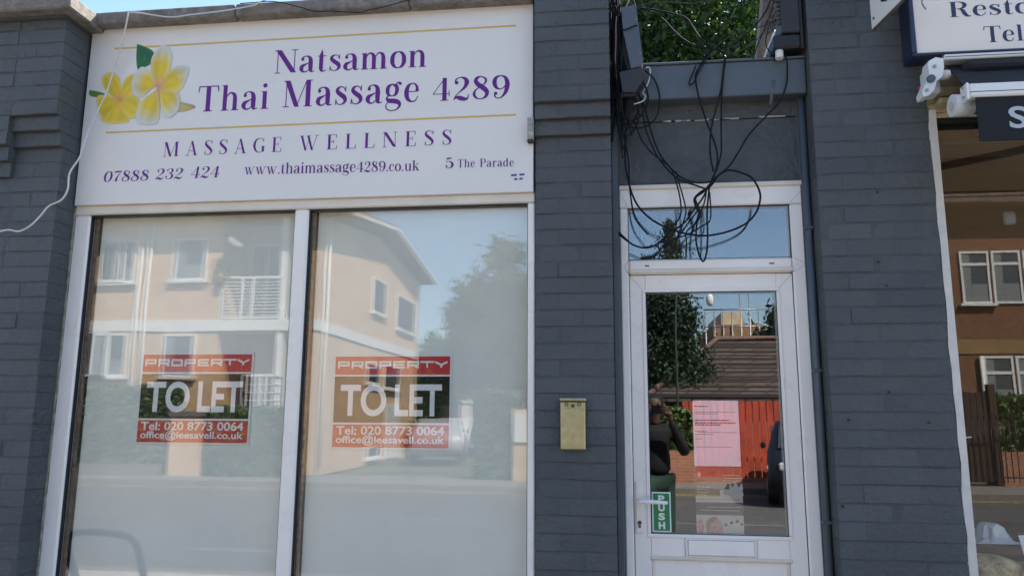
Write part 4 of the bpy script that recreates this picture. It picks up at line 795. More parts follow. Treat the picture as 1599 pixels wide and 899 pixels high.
cable([(1001, 152), (1010, 180), (1018, 210), (1030, 240), (1045, 260), (1062, 276), (1085, 285), (1108, 284), (1118, 276)], .0038, K, 'black cable sagging from the long grey box across the render to the tied bunch')
cable([(990, 186), (1000, 215), (1014, 235), (1032, 250), (1048, 264), (1058, 292), (1063, 318), (1062, 338), (1052, 352), (1038, 372), (1020, 384)], .0032, K, 'black cable crossing the upper left render then curling over the left of the transom')
cable([(966, 362), (976, 372), (990, 383), (1010, 387), (1028, 380), (1044, 364), (1066, 350), (1082, 330), (1098, 308), (1106, 290)], .0038, K, 'black cable entering from the left jamb and curving under the transom light')
cable([(966, 366), (982, 378), (1000, 386), (1024, 384), (1030, 390), (1029, 380), (1050, 374), (1074, 366), (1098, 352), (1108, 345), (1110, 330), (1108, 300)], .003, K, 'thinner black cable with a kink at the left of the transom light')
cable([(1108, 288), (1098, 300), (1086, 310), (1092, 328), (1088, 350), (1087, 376), (1092, 398), (1098, 408), (1103, 396), (1105, 370), (1104, 335), (1106, 308), (1108, 290)], .0038, K, 'black cable hanging in a narrow teardrop loop down over the transom light')
cable([(1104, 292), (1100, 316), (1094, 330), (1090, 345), (1072, 362), (1072, 380), (1071, 404)], .003, K, 'black cable dropping straight from the bunch to the bottom of the transom light')
cable([(1056, 268), (1060, 285), (1066, 305), (1071, 330), (1066, 350), (1060, 372)], .003, K, 'short black cable dropping over the left half of the transom light')
cable([(1007, 110), (1020, 122), (1028, 140), (1030, 160), (1025, 182), (1012, 196), (995, 200), (976, 193), (962, 180), (957, 165), (958, 148)], .0034, K, 'black cable making a round loop under the long grey box')
cable([(1008, 106), (1014, 106), (1015, 116), (1012, 130), (1004, 145), (1008, 150), (1004, 158), (990, 163)], .003, M_cablew, 'short white cable curling from the foot of the long grey box')
for i, (pts, lb) in enumerate((([(963, -6, .03), (960, 30, .03), (961, 70, .03), (963, 110, .03), (960, 140, .04), (965, 170, .05), (972, 205, .05)], 'outermost black cable hanging down the left corner of the recess past the long grey box'),
    ([(972, -6, .0), (966, 30, -.01), (969, 70, -.01), (976, 110, 0), (985, 140, .02), (978, 168, .04), (984, 200, .05), (986, 212, .05)], 'black cable draped across the face of the long grey box'),
    ([(985, -6, .0), (990, 4, .0), (992, 14, .0), (986, 8, .02), (975, 14, .03), (966, 36, -.01), (964, 90, .0), (966, 130, .03), (974, 160, .05), (970, 200, .06)], 'black cable bunched over the top of the long grey box'),
    ([(968, 120, .03), (978, 150, .04), (972, 175, .05), (980, 190, .05), (974, 210, .06), (968, 205, .06), (966, 180, .05)], 'small tangled black cable below the long grey box'),
    ([(980, 40, -.03), (967, 39, -.02), (965, 44, .0), (975, 47, -.04), (993, 40, -.04), (995, 44, -.01)], 'dark cable tied round the middle of the long grey box'))):
    cable(pts, .003, K, lb)
cable([(986, -8, .0), (978, 10, -.01), (963, 28, .0), (962, 60, .0), (961, 100, .01), (963, 130, .03)], .0032, mat('beige_cable', (.36, .29, .25), .6), 'beige cable running down the left corner of the doorway recess')
cable([(968, -6, .0), (970, 6, .0), (962, 20, .0), (959, 60, .0), (958, 120, .02), (956, 160, .04)], .0036, K, 'thick dark cable pressed against the edge of the narrow pier')
rn = random.Random(12)
for i in range(17):
    x = rn.uniform(955, 968); pts = [(x, -8, rn.uniform(-.02, .05))]
    yy = 0
    while yy < rn.uniform(140, 215): yy += rn.uniform(28, 50); x = max(954, min(992 if yy > 115 else 970, x + rn.uniform(-8, 12))); pts.append((x, yy, rn.uniform(-.01, .06)))
    cable(pts, rn.choice((.0026, .0036, .0044)), K, 'black cable in the tangle hanging past the long grey box', group='tangle of cables by the long grey box')
cable([(1200, 44, .0), (1196, 70, .0), (1208, 90, .05), (1212, 105, .07), (1206, 130, .06)], .0022, K, 'short thin black cable hanging from the black connection box to the painted peg')
cable([(1210, -8), (1206, 12), (1200, 30), (1192, 50), (1184, 68), (1176, 92)], .0022, K, 'thin black cable lying along the leaning timber plank')
YC = -.13
cable([(200, 20, -.092), (199, 30, -.085), (190, 70, -.06), (178, 108, -.04), (165, 148, -.05), (148, 182, -.07), (133, 220, -.20), (125, 245, -.20), (109, 270, -.20), (106, 295, -.20), (96, 312, -.20), (76, 322, -.20), (64, 336, -.20), (48, 352, -.20), (30, 361, -.20), (12, 359, -.20), (-12, 364, -.20)], .0038, M_cablew, 'white cable dropping across the massage sign and the left pier', group='cables along the coping')
cable([(200, 20, -.088), (215, 20, -.088), (240, 24, -.088), (268, 27, -.088), (300, 23, -.088), (350, 17, -.088), (395, 9, -.088), (405, 4, -.088), (440, -10, -.088)], .003, M_cablew, 'pale cable lying along the concrete coping', group='cables along the coping')
cable([(375, 6, -.088), (400, 4, -.088), (430, 3, -.088), (470, 12, -.088), (490, 18, -.088), (520, 18, -.088), (560, 20, -.088), (575, 16, -.088), (600, 11, -.088), (650, -3, -.088)], .0022, K, 'thin dark cable sagging over the top edge of the massage sign', group='cables along the coping')

# ------------------------------------------------------------------ right shop
M_cream_paint = mat('chipped_cream_paint', (.60, .57, .52), .5, bump=.7, bscale=40, var=.10, vscale=14)
M_tatty = mat('tatty_timber', (.30, .22, .11), .7, bump=1, bscale=30, col2=(.55, .46, .30), vscale=18)
M_navyf = mat('navy_painted_frame', (.018, .026, .06), .4, bump=.2)
M_awnf = mat('navy_awning_cloth', (.006, .007, .011), .85, bump=.3, bscale=200)
M_alu = mat('white_aluminium', (.74, .74, .73), .35)
wr = thing('shop_window', (2.5, .05, .4), 'cream timber shop window with a clear pane at the right edge of the photo', 'window')
x0 = X3b + .001; x1 = 5.2
pA = at(1458, 185, .03)[0]
ztr = at(1500, 187, .06)[1]
# chipped post, uneven edge
mb = MB(); n = 26; zs_ = [.4 + (ztr + .03 - .4) * i / n for i in range(n + 1)]
rn = random.Random(3); ex = [rn.uniform(-.004, .006) for _ in zs_]
for i in range(n): 
    a, b = x0 + ex[i], x0 + ex[i + 1]
    mb.add([(a, .004, zs_[i]), (pA, .004, zs_[i]), (pA, .004, zs_[i + 1]), (b, .004, zs_[i + 1]), (a, .09, zs_[i]), (pA, .09, zs_[i]), (pA, .09, zs_[i + 1]), (b, .09, zs_[i + 1])], [(0, 1, 2, 3), (1, 5, 6, 2), (4, 7, 6, 5), (4, 0, 3, 7)])
mb.build('timber_post', M_cream_paint, wr)
bx('timber_head', M_tatty, wr, x0, x1, .02, .10, ztr, ztr + .022, .003)
bx('black_head', M_drk, wr, pA, x1, .03, .10, ztr - .018, ztr - .001)
bx('timber_sill', M_cream_paint, wr, x0, x1, -.02, .12, .34, .40, .005)
bx('glass_pane', M_glassd, wr, pA, x1, .045, .051, .40, ztr - .019)
bx('stall_riser', M_paint2, wr, x0, x1, .03, .3, 0, .339)
bx('right_post', M_cream_paint, wr, x1, x1 + .08, .0, .10, 0, 3.4, .004)
bx('header_timber', M_tatty, wr, x0, x1, .012, .08, ztr + .023, ztr + .20, .003)
bx('batten', M_tatty, wr, x0 + .02, x1, -.02, .011, ztr + .085, ztr + .13, .004)
s0, s1 = at(1452, 160, .0), at(1528, 152, .0)
bx('shelf_batten', M_tatty, wr, x0 + .03, x0 + .30, -.055, .010, ztr + .04, ztr + .062, .003)
# fittings inside
M_bulk = mat('cream_plastic', (.5, .46, .36), .5)
sgr = thing('restoration_sign', p3d(1430, 90, -.1), 'white sign board in a navy frame with dark blue serif lettering, above the awning', 'shop sign')
YR = -.10
f0 = at(1430, 84, YR); f1 = at(1418, 97, YR); sx = at(1429.5, 60, YR)[0]; fz = at(1430, 84.5, YR)[1]
bx('panel', M_sign, sgr, sx, 4.6, YR, YR + .03, fz, 4.2, .002)
bx('frame_bottom', M_navyf, sgr, sx - .022, 4.62, YR - .012, .0, fz - .014, fz - .0005, .004)
bx('frame_side', M_navyf, sgr, sx - .022, sx - .001, YR - .012, .0, fz, 4.2, .004)
def rw(t, xa, ya, xb, yb, h):
    a, b = at(xa, ya, YR), at(xb, yb, YR); return serif_word('lettering', t, a, b, YR, at(xa, ya - h, YR)[1] - a[1], M_navy, sgr, track=.02, bold=1.25)
rw('Resto', 1482, 27.5, 1612, 20.5, 23.5)
rw('Tel', 1537, 67, 1600, 63.5, 25)
mb = MB().tube([p3d(1441, -3, YR - .001), p3d(1440, 6, YR - .001), p3d(1446, 15, YR - .001)], .002, 6, 4); mb.build('stray_wire', M_greybox, sgr)
# hanging sign, end on
hs = thing('hanging_sign', p3d(1365, 47, -.1), 'white blade sign with a black border jutting from the wide pier', 'hanging sign')
yw = -.06; hx_, hz_ = at(1364, 46, yw)
bx('board', M_sign, hs, hx_ - .001, hx_ + .014, yw - .62, yw, hz_, hz_ + .75, .002)
bx('edge_strip', mat('worn_brown_edge', (.10, .08, .065), .7, var=.4, vscale=30), hs, hx_ + .0001, hx_ + .013, yw - .62, yw, hz_ - .006, hz_ - .0005)
mb = MB(); bdx = hx_ - .0016
def strip(y0_, z0_, y1_, z1_, t=.006):
    u = Vector((y1_ - y0_, z1_ - z0_)).normalized() * t; v = Vector((-u.y, u.x)); mb.add([(bdx, y0_ + v.x, z0_ + v.y), (bdx, y1_ + v.x, z1_ + v.y), (bdx, y1_ - v.x, z1_ - v.y), (bdx, y0_ - v.x, z0_ - v.y)], [(0, 1, 2, 3)])
B0 = .045
pts = [(yw - B0, hz_ + .75), (yw - B0, hz_ + .16), (yw - B0 - .02, hz_ + .145), (yw - B0 - .05, hz_ + .14), (yw - B0 - .06, hz_ + .11), (yw - B0 - .05, hz_ + .085), (yw - B0 - .09, hz_ + B0 + .02), (yw - .62 + B0, hz_ + B0 + .02)]
for a, b in zip(pts, pts[1:]): strip(a[0], a[1], b[0], b[1])
mb.build('black_border', M_drk, hs)
mb = MB()
for yy, zz in ((.13, .16), (.15, .16), (.175, .16)): strip(yw - yy, hz_ + zz, yw - yy, hz_ + zz + .07, .004)
strip(yw - .125, hz_ + .235, yw - .18, hz_ + .235, .004)
for yy in (.24, .30, .36): strip(yw - yy, hz_ + .17, yw - yy, hz_ + .25, .005)
mb.build('lettering', M_drk, hs)
MB().cyl((bdx - .002, yw - .025, hz_ + .04), (hx_ + .001, yw - .025, hz_ + .04), .006, 10).build('bolt', M_drk, hs)
hs.rotation_euler = (0, 0, rad(9))
# awning
aw = thing('awning', p3d(1500, 140, -.15), 'half closed navy shop awning with white bars and an S on its valance', 'awning')
ra = at(1465, 96, -.08); 
zr = at(1530, 89, -.09)[1]
bx('top_rail', M_alu, aw, at(1472, 95, -.09)[0], 5.2, -.11, -.05, zr - .014, zr + .012, .004)
YB = -.34
fb0, fb1 = at(1508, 131, YB), at(1508, 154, YB); zfb = at(1560, 128, YB)[1]; zfc = at(1560, 149, YB)[1]
bx('front_bar', M_alu, aw, fb0[0] + .012, 5.2, YB, YB + .05, zfc, zfb, .006)
bx('bar_end_cap', M_alu, aw, fb0[0], fb0[0] + .0115, YB - .004, YB + .054, zfc - .012, zfb + .003, .004)
vz = at(1560, 218, YB)[1]; vx = at(1529, 180, YB)[0]
mb = MB(); n = 14
for i in range(n): pass
bx('valance', M_awnf, aw, vx, 5.2, YB + .012, YB + .018, vz, zfc - .001)
sa = at(1577, 198, YB + .01); sans('lettering', 'S', (sa[0], at(1585, 199, YB + .01)[1]), (at(1606, 198, YB + .01)[0], at(1585, 199, YB + .01)[1]), YB + .011, at(1585, 166, YB + .01)[1] - at(1585, 199, YB + .01)[1], mat('pale_lettering', (.42, .47, .52), .6), aw, .02)
mb = MB(); ua = at(1480, 100, -.06)
mb.add([(ua[0], -.05, zr - .016), (5.2, -.05, zr - .016), (5.2, YB + .04, zfb - .004), (fb0[0] + .02, YB + .04, zfb - .004), (ua[0], -.05, zr - .022), (5.2, -.05, zr - .022), (5.2, YB + .04, zfb - .012), (fb0[0] + .02, YB + .04, zfb - .012)],
       [(0, 1, 2, 3), (7, 6, 5, 4), (0, 3, 7, 4), (1, 5, 6, 2)]); mb.build('folded_cloth', M_awnf, aw)
bx('cloth_roll', M_awnf, aw, ua[0] + .03, 5.2, -.14, -.03, zr - .10, zr - .024, .03)
# side bracket: bent casting
b_ = [p3d(x, y, -.13) for x, y in ((1447, 99), (1458, 93), (1470, 95), (1471, 108), (1469, 122), (1460, 130), (1456, 143), (1448, 152), (1439, 154), (1437, 146), (1443, 132), (1448, 118), (1446, 106))]
MB().prism([(p.x, p.z) for p in b_], -.15, -.085).build('wall_bracket', M_alu, aw)
bx('bracket_foot', M_alu, aw, p3d(1443, 120, -.05).x, p3d(1462, 120, -.05).x, -.085, -.001, p3d(1450, 150, -.05).z, p3d(1450, 110, -.05).z, .006)
rc = p3d(1494, 165, -.16); MB().cyl(rc + Vector((-.02, 0, 0)), rc + Vector((.06, 0, 0)), .047, 24, .044).build('roller_end', M_alu, aw)
MB().cyl(rc + Vector((-.021, 0, 0)), rc + Vector((-.025, 0, 0)), .020, 16).build('roller_cap', M_cream_paint, aw)
bx('arm_knuckle', M_greybox, aw, rc.x + .065, rc.x + .10, -.19, -.12, rc.z - .03, rc.z + .03, .006)
bx('folding_arm', M_alu, aw, rc.x + .10, 3.0, -.18, -.15, rc.z - .02, rc.z + .012, .005)
lp = p3d(1433, 138, -.02); MB().cyl(lp, lp + Vector((.03, 0, 0)), .010, 12).build('red_cap', mat('red_plastic', (.35, .04, .03), .4), aw)

for dx, dz in ((.004, .010), (.004, -.030)):
    b9 = Vector((fb0[0] - .0005, YB + .024, zfb - .02 + dz)); MB().cyl(b9, b9 + Vector((-.004, 0, 0)), .005, 8).build('cap_screw', M_metal, aw)
for px_s, py_s in ((1459, 104), (1447, 141)):
    b9 = p3d(px_s, py_s, -.151); MB().cyl(b9, b9 + Vector((0, -.006, 0)), .007, 8).build('bracket_bolt', M_metal, aw)
pv = p3d(1453, 124, -.152); MB().cyl(pv, pv + Vector((0, -.012, 0)), .017, 14).build('bracket_pivot', M_greybox, aw)
pv = p3d(1470, 118, -.12); MB().cyl(pv + Vector((-.01, 0, 0)), pv + Vector((.03, 0, 0)), .022, 14).build('winch_eye', M_cream_paint, aw)
bx('bar_groove', M_greybox, aw, fb0[0] + .013, 5.2, YB - .0012, YB + .001, zfc + .018, zfc + .021)
bx('rail_groove', M_greybox, aw, at(1473, 95, -.09)[0], 5.2, -.1115, -.109, zr - .004, zr - .001)
# inside the right shop
def at_in(px, py, Y): a = at(px, py, Y); return Vector((a[0], Y, a[1]))
bm_ = thing('display_table', at_in(1560, 930, .9), 'dark wooden display table just inside the right shop window', 'table')
tz = at_in(1560, 846, .75).z
bx('table_top', M_floorw, bm_, at_in(1500, 850, .62).x, 4.2, .62, 1.6, tz - .04, tz, .004)
for x, y in ((1.85, .7), (4.0, .7), (1.85, 1.5), (4.0, 1.5)): bx('leg', M_floorw, bm_, x, x + .06, y, y + .06, .04, tz - .042, .003)
def crumple(c, sx_, sy_, sz_, seed, name, m, label, cat):
    r = random.Random(seed); mb = MB(); n = 9; vs = []
    for i in range(n):
        for j in range(n):
            u, v = i / (n - 1) - .5, j / (n - 1) - .5
            vs.append((c.x + u * sx_ + r.uniform(-.03, .03) * sx_ * 2, c.y + v * sy_, c.z + max(0, (.25 - u * u - v * v)) * 4 * sz_ * r.uniform(.3, 1)))
    fs = [(i * n + j, (i + 1) * n + j, (i + 1) * n + j + 1, i * n + j + 1) for i in range(n - 1) for j in range(n - 1)]
    mb.add(vs, fs); tag(mb.build(name, m), label, cat)
cpt = at_in(1545, 840, .75); crumple(Vector((cpt.x, .76, tz + .004)), .24, .2, .10, 5, 'crumpled_paper', M_white, 'crumpled white paper lying inside the right shop window', 'paper')
cq = at_in(1597, 865, .35)
mb = MB(); a_, b_2, c_2, d_2 = at_in(1590, 835, .3), at_in(1640, 835, .3), at_in(1640, 880, .25), at_in(1600, 868, .25)
mb.add([a_, b_2, c_2, d_2, a_ + Vector((0, .003, 0)), b_2 + Vector((0, .003, 0)), c_2 + Vector((0, .003, 0)), d_2 + Vector((0, .003, 0))], [(0, 1, 2, 3), (7, 6, 5, 4), (0, 4, 5, 1), (1, 5, 6, 2), (2, 6, 7, 3), (3, 7, 4, 0)])
tag(mb.build('paper_sheet', M_white), 'flat white sheet propped low in the right shop window', 'paper')
M_cush = mat('floral_cloth', (.08, .035, .012), .8, col2=(.75, .60, .30), vscale=15)
def cushion(c, a, b, h, label):
    vs = []; n = 16; mb = MB(); m_ = 9
    for j in range(m_ + 1):
        th = math.pi * j / m_
        for i in range(n):
            ph = 2 * math.pi * i / n; k = .45; cx_ = math.copysign(abs(math.cos(ph)) ** k, math.cos(ph)); sy_ = math.copysign(abs(math.sin(ph)) ** k, math.sin(ph))
            vs.append((c.x + a * cx_ * math.sin(th) ** .6, c.y + b * sy_ * math.sin(th) ** .6, c.z + h * math.cos(th)))
    fs = [(j * n + i, j * n + (i + 1) % n, (j + 1) * n + (i + 1) % n, (j + 1) * n + i) for j in range(m_) for i in range(n)]
    mb.add(vs, fs, True); tag(mb.build('cushion', M_cush), label, 'cushion', 'cushions in the right shop window')
c_ = at_in(1530, 890, .28); cushion(Vector((c_.x, .28, c_.z + .0)), .16, .10, .07, 'patterned cushion nearest the cream post in the right shop window')
c_ = at_in(1590, 898, .34); cushion(Vector((c_.x + .03, .32, c_.z)), .15, .12, .06, 'patterned cushion farther from the cream post in the right shop window')
bs = thing('cushion_stand', (c_.x, .3, 0), 'low dark stand holding the patterned cushions in the right shop window', 'stand')
bx('shelf', M_floorw, bs, c_.x - .5, c_.x + .7, .12, .5, c_.z - .11, c_.z - .075, .003)
for x in (c_.x - .45, c_.x + .6): bx('leg', M_floorw, bs, x, x + .05, .2, .25, .04, c_.z - .112)
for i, (cx_, cy_, w9, h9, lb) in enumerate(((2.35, 1.0, .16, .2, 'brown cardboard box standing on the dark display table'), (2.75, 1.2, .22, .13, 'low wide cardboard box at the back of the dark display table'))):
    bt = thing('cardboard_box', (cx_, cy_, tz), lb, 'box'); bx('box_body', mat('cardboard', (.25, .16, .08), .85, var=.2), bt, cx_ - w9 / 2, cx_ + w9 / 2, cy_ - .1, cy_ + .1, tz + .001, tz + h9, .003); bx('tape_strip', M_bulk, bt, cx_ - .02, cx_ + .02, cy_ - .101, cy_ + .101, tz + .002, tz + h9 + .001)
ct_ = thing('ceiling_battens', (2.6, 1.2, 2.85), 'dark slanting battens on the ceiling inside the right shop', 'batten')
for (x9, y9, x8, y8) in ((1.5, 1.0, 2.2, .45), (1.4, 1.3, 4.5, 1.35), (2.5, 1.2, 3.4, .5)):
    u9 = Vector((x8 - x9, y8 - y9, 0)).normalized(); v9 = Vector((-u9.y, u9.x, 0)) * .02; A9, B9 = Vector((x9, y9, 0)), Vector((x8, y8, 0))
    MB().prism([tuple((A9 + v9).xy), tuple((B9 + v9).xy), tuple((B9 - v9).xy), tuple((A9 - v9).xy)], 2.87, 2.8995, 'z').build('batten', M_shopwall, ct_)
# bracket by the post
hk = MB(); a_ = at_in(1500, 683, .075); b_2 = at_in(1517, 682, .075); c_2 = at_in(1507, 750, .075); d_2 = at_in(1501, 690, .075); e_ = at_in(1511, 749, .075)
hk.tube([a_, b_2], .0035, 6, 0); hk.tube([d_2, c_2, e_], .0025, 6, 0)
tag(hk.build('window_stay', M_alu), 'thin white window stay beside the cream post of the right shop window', 'window stay')
# ------------------------------------------------------------------ foliage
def leaf_mat(name, c, t=.35): return mat(name, c, .55, var=.35, vscale=2.2, trans=t, spec=.3)
def crown(root, name, m, cen, rx, ry, rz, n, size, clumps=60, seed=1, cone=False, shell=.55):
    r = random.Random(seed); cl_ = []
    for i in range(clumps):
        while True:
            p = Vector((r.uniform(-1, 1), r.uniform(-1, 1), r.uniform(-1, 1)))
            if cone:
                h = (p.z + 1) / 2; lim = max(.02, (1 - h) * .95 + .03)
                if math.hypot(p.x, p.y) <= lim * r.uniform(.85, 1.1): break
            elif shell < p.length <= 1: break
        cl_.append(p)
    mb = MB(); cs = .30 if not cone else .16
    for i in range(n):
        k = cl_[r.randrange(clumps)]; q = Vector((r.gauss(0, 1), r.gauss(0, 1), r.gauss(0, .75))) * cs * .5; p = k + q
        c = Vector((cen[0] + p.x * rx, cen[1] + p.y * ry, cen[2] + p.z * rz)); s_ = size * r.uniform(.6, 1.3)
        u = Vector((r.gauss(0, 1), r.gauss(0, 1), r.gauss(0, 1))).normalized(); v = u.orthogonal().normalized(); v = Matrix.Rotation(r.uniform(0, 6.28), 3, u) @ v; ww = u.cross(v)
        if cone: v = (v + Vector((0, 0, -.5))).normalized()
        mb.add([c - v * s_, c + ww * s_ * .45, c + v * s_, c - ww * s_ * .45], [(0, 1, 2, 3)])
    if cone:
        for i in range(150):
            h = r.random() ** 1.3; a = r.uniform(0, 6.28); Rr = (1 - h) * r.uniform(.8, 1.15) + .03
            for k in range(60):
                q = k / 60; s_ = size * 1.3
                c = Vector((cen[0] + math.cos(a) * Rr * rx * q, cen[1] + math.sin(a) * Rr * ry * q, cen[2] + (h * 2 - 1) * rz - .9 * q * q * (1.2 - h) + r.gauss(0, .08))) + Vector((r.gauss(0, .07), r.gauss(0, .07), 0))
                mb.add([c, c + Vector((s_ * r.uniform(-1, 1), s_ * r.uniform(-1, 1), -s_ * .8)), c + Vector((s_ * .5, s_ * r.uniform(-.5, .5), -s_ * 1.6))], [(0, 1, 2)])
    return mb.build(name, m, root, kind='stuff')
def trunk(root, x, y, z0, z1, r0, seed=1, limbs=6, spread=1.5):
    r = random.Random(seed); mb = MB(); M_bark = mat('bark', (.09, .065, .045), .9, bump=1.2, bscale=14, var=.3, vscale=5)
    top = Vector((x + r.uniform(-.3, .3), y + r.uniform(-.3, .3), z1)); base = Vector((x, y, z0))
    mb.tube([base, base.lerp(top, .4) + Vector((r.uniform(-.15, .15), 0, 0)), top], lambda t: r0 * (1 - .75 * t), 10, 5)
    for i in range(limbs):
        t = r.uniform(.4, .9); p = base.lerp(top, t); a = r.uniform(0, 6.28); L = spread * r.uniform(.6, 1.1)
        mb.tube([p, p + Vector((math.cos(a) * L * .5, math.sin(a) * L * .5, L * .35)), p + Vector((math.cos(a) * L, math.sin(a) * L, L * .9))], lambda t, q=t: r0 * .35 * (1 - .8 * t), 6, 4)
    return mb.build('trunk', M_bark, root)
M_leafA = leaf_mat('broad_leaf', (.024, .052, .014), .18)
M_leafB = leaf_mat('mid_leaf', (.05, .10, .028))
M_leafC = mat('conifer_leaf', (.013, .036, .012), .6, var=.35, vscale=1.5)
M_leafH = mat('hedge_leaf', (.075, .13, .045), .6, var=.4, vscale=5)
# behind the doorway
t = thing('broadleaf_tree', (.9, 5.4, 0), 'dense leafy tree filling the gap above the doorway', 'tree')
trunk(t, 1.2, 8.2, 0, 4.5, .16, 3, 8, 1.8)
crown(t, 'crown', M_leafA, (.9, 8.2, 6.6), 3.2, 1.5, 2.6, 52000, .062, 260, 5, shell=.1)
t = thing('broadleaf_tree', (1.0, 11.5, 0), 'darker tree standing right behind the leafy tree over the doorway', 'tree'); trunk(t, 1.0, 11.5, 0, 6, .2, 31, 6, 2); crown(t, 'crown', M_leafA, (1.0, 11.5, 8), 4, 1.8, 5, 16000, .17, 160, 32, shell=0)
for i, (x, y, h, rr) in enumerate(((-7.5, 9.5, 4.6, 2.4), (-2.2, 11, 4.8, 2.3), (6.5, 9.6, 5.4, 2.6))):
    t = thing('broadleaf_tree', (x, y, 0), ['broad tree far behind the left shop', 'broad tree behind the middle of the parade', 'broad tree behind the right shop'][i], 'tree', 'trees behind the shops')
    trunk(t, x, y, 0, h, .16, 10 + i); crown(t, 'crown', M_leafB, (x, y, h), rr, rr, rr * .8, 2500, .26, 60, 20 + i)

# ------------------------------------------------------------------ the other side of the road (seen mirrored in the glass)
def opp(px, py, Yv, my=.07): a = at(px, py, Yv); return Vector((a[0], 2 * my - Yv, a[1]))
def brickwork(name, c1, c2, mortar, scale=1.0):
    m = bpy.data.materials.new(name); m.use_nodes = True; n = m.node_tree.nodes; L = m.node_tree.links; p = n['Principled BSDF']; p.inputs['Roughness'].default_value = .9
    geo = n.new('ShaderNodeNewGeometry'); sx_ = n.new('ShaderNodeSeparateXYZ'); L.new(geo.outputs['Position'], sx_.inputs[0])
    ad = n.new('ShaderNodeMath'); ad.operation = 'ADD'; L.new(sx_.outputs[0], ad.inputs[0]); L.new(sx_.outputs[1], ad.inputs[1])
    cb = n.new('ShaderNodeCombineXYZ'); L.new(ad.outputs[0], cb.inputs[0]); L.new(sx_.outputs[2], cb.inputs[1])
    b = n.new('ShaderNodeTexBrick'); L.new(cb.outputs[0], b.inputs['Vector']); b.inputs['Scale'].default_value = 1 / scale
    b.inputs['Color1'].default_value = (*c1, 1); b.inputs['Color2'].default_value = (*c2, 1); b.inputs['Mortar'].default_value = (*mortar, 1)
    b.inputs['Brick Width'].default_value = .225; b.inputs['Row Height'].default_value = .075; b.inputs['Mortar Size'].default_value = .010
    z = n.new('ShaderNodeTexNoise'); z.inputs['Scale'].default_value = .9; z.inputs['Detail'].default_value = 8; z.inputs['Roughness'].default_value = .7; L.new(geo.outputs['Position'], z.inputs['Vector'])
    mr = n.new('ShaderNodeMapRange'); L.new(z.outputs['Fac'], mr.inputs[0]); mr.inputs[1].default_value = .3; mr.inputs[2].default_value = .7; mr.inputs[3].default_value = .80; mr.inputs[4].default_value = 1.1
    sc = n.new('ShaderNodeVectorMath'); sc.operation = 'SCALE'; L.new(b.outputs['Color'], sc.inputs[0]); L.new(mr.outputs[0], sc.inputs['Scale'])
    L.new(sc.outputs[0], p.inputs['Base Color']); return m
M_buff = brickwork('buff_brickwork', (.62, .39, .20), (.70, .47, .26), (.62, .47, .32))
M_redb = brickwork('red_brickwork', (.36, .12, .06), (.45, .17, .09), (.35, .27, .2))
M_tile = brickwork('slate_roof', (.075, .055, .045), (.11, .085, .07), (.02, .015, .012), 3.2)
M_tile2 = brickwork('tile_roof', (.13, .09, .07), (.17, .12, .09), (.06, .04, .03), 2.0)
M_trim = mat('white_trim', (.75, .74, .70), .5)
M_pane = mat('dark_window_pane', (.05, .06, .07), .12, spec=.6)
M_curt = mat('net_curtain', (.20, .22, .22), .8)
def casement(root, x0, x1, y, z0, z1, bars=1, out=1, axis='x', sill=True, pane=None):
    """a framed window proud of the wall plane; axis 'x': wall faces +y"""
    def B(nm, m, a, b, c, d, z_0, z_1, par):
        if axis == 'x': return bx(nm, m, par, a, b, y + c, y + d, z_0, z_1)
        return bx(nm, m, par, y + c, y + d, a, b, z_0, z_1)
    p = B('window', pane or M_pane, x0, x1, -.08, .02, z0, z1, root)
    t = .06
    for a, b, c, d in ((x0 - .001, x1 + .001, z0 - .001, z0 + t), (x0 - .001, x1 + .001, z1 - t, z1 + .001), (x0 - .001, x0 + t, z0 + t, z1 - t), (x1 - t, x1 + .001, z0 + t, z1 - t)):
        B('frame', M_trim, a, b, -.06, .05, c, d, p)
    for k in range(1, bars + 1):
        xx = x0 + (x1 - x0) * k / (bars + 1); B('frame', M_trim, xx - .035, xx + .035, -.05, .045, z0 + t + .001, z1 - t - .001, p)
    if axis == 'x': B('curtain', M_curt, x0 + t + .001, x0 + t + (x1 - x0) * .28, .0205, .026, z0 + t + .001, z1 - t - .001, p); B('curtain', M_curt, x0 + t + (x1 - x0) * .29, x1 - t - .001, .0205, .024, z0 + t + .001, z0 + (z1 - z0) * .38, p)
    if sill: B('sill', M_trim, x0 - .1, x1 + .1, -.05, .14, z0 - .07, z0 - .002, p)
    return p
Yf = 16.6; yf = .14 - Yf
fl = thing('apartment_building', (-12, yf - 4, 0), 'two storey buff brick flats with white bands and balconies, mirrored in the shop window', 'building')
xg = opp(489, 650, Yf).x                         # gable plane
xw0 = -24.0
eave = opp(240, 338, Yf).z; zb0, zb1 = opp(300, 517, Yf).z, opp(300, 500, Yf).z
xr = opp(347, 450, Yf).x; xpost = opp(443, 450, Yf).x
Yb_ = (xg / ((at(651, 650, 0)[0]) / 3.4)) - 3.4; yb_ = .14 - Yb_; ym = (yf + yb_) / 2
bx('wall', M_buff, fl, xw0, xr, yf - .3, yf, -.1, eave)
bx('recess_wall', M_buff, fl, xr + .001, xg - .3, yf - 1.7, yf - 1.5, -.1, eave)
bx('recess_side', M_buff, fl, xr - .2, xr, yf - 1.49, yf - .301, -.1, eave)
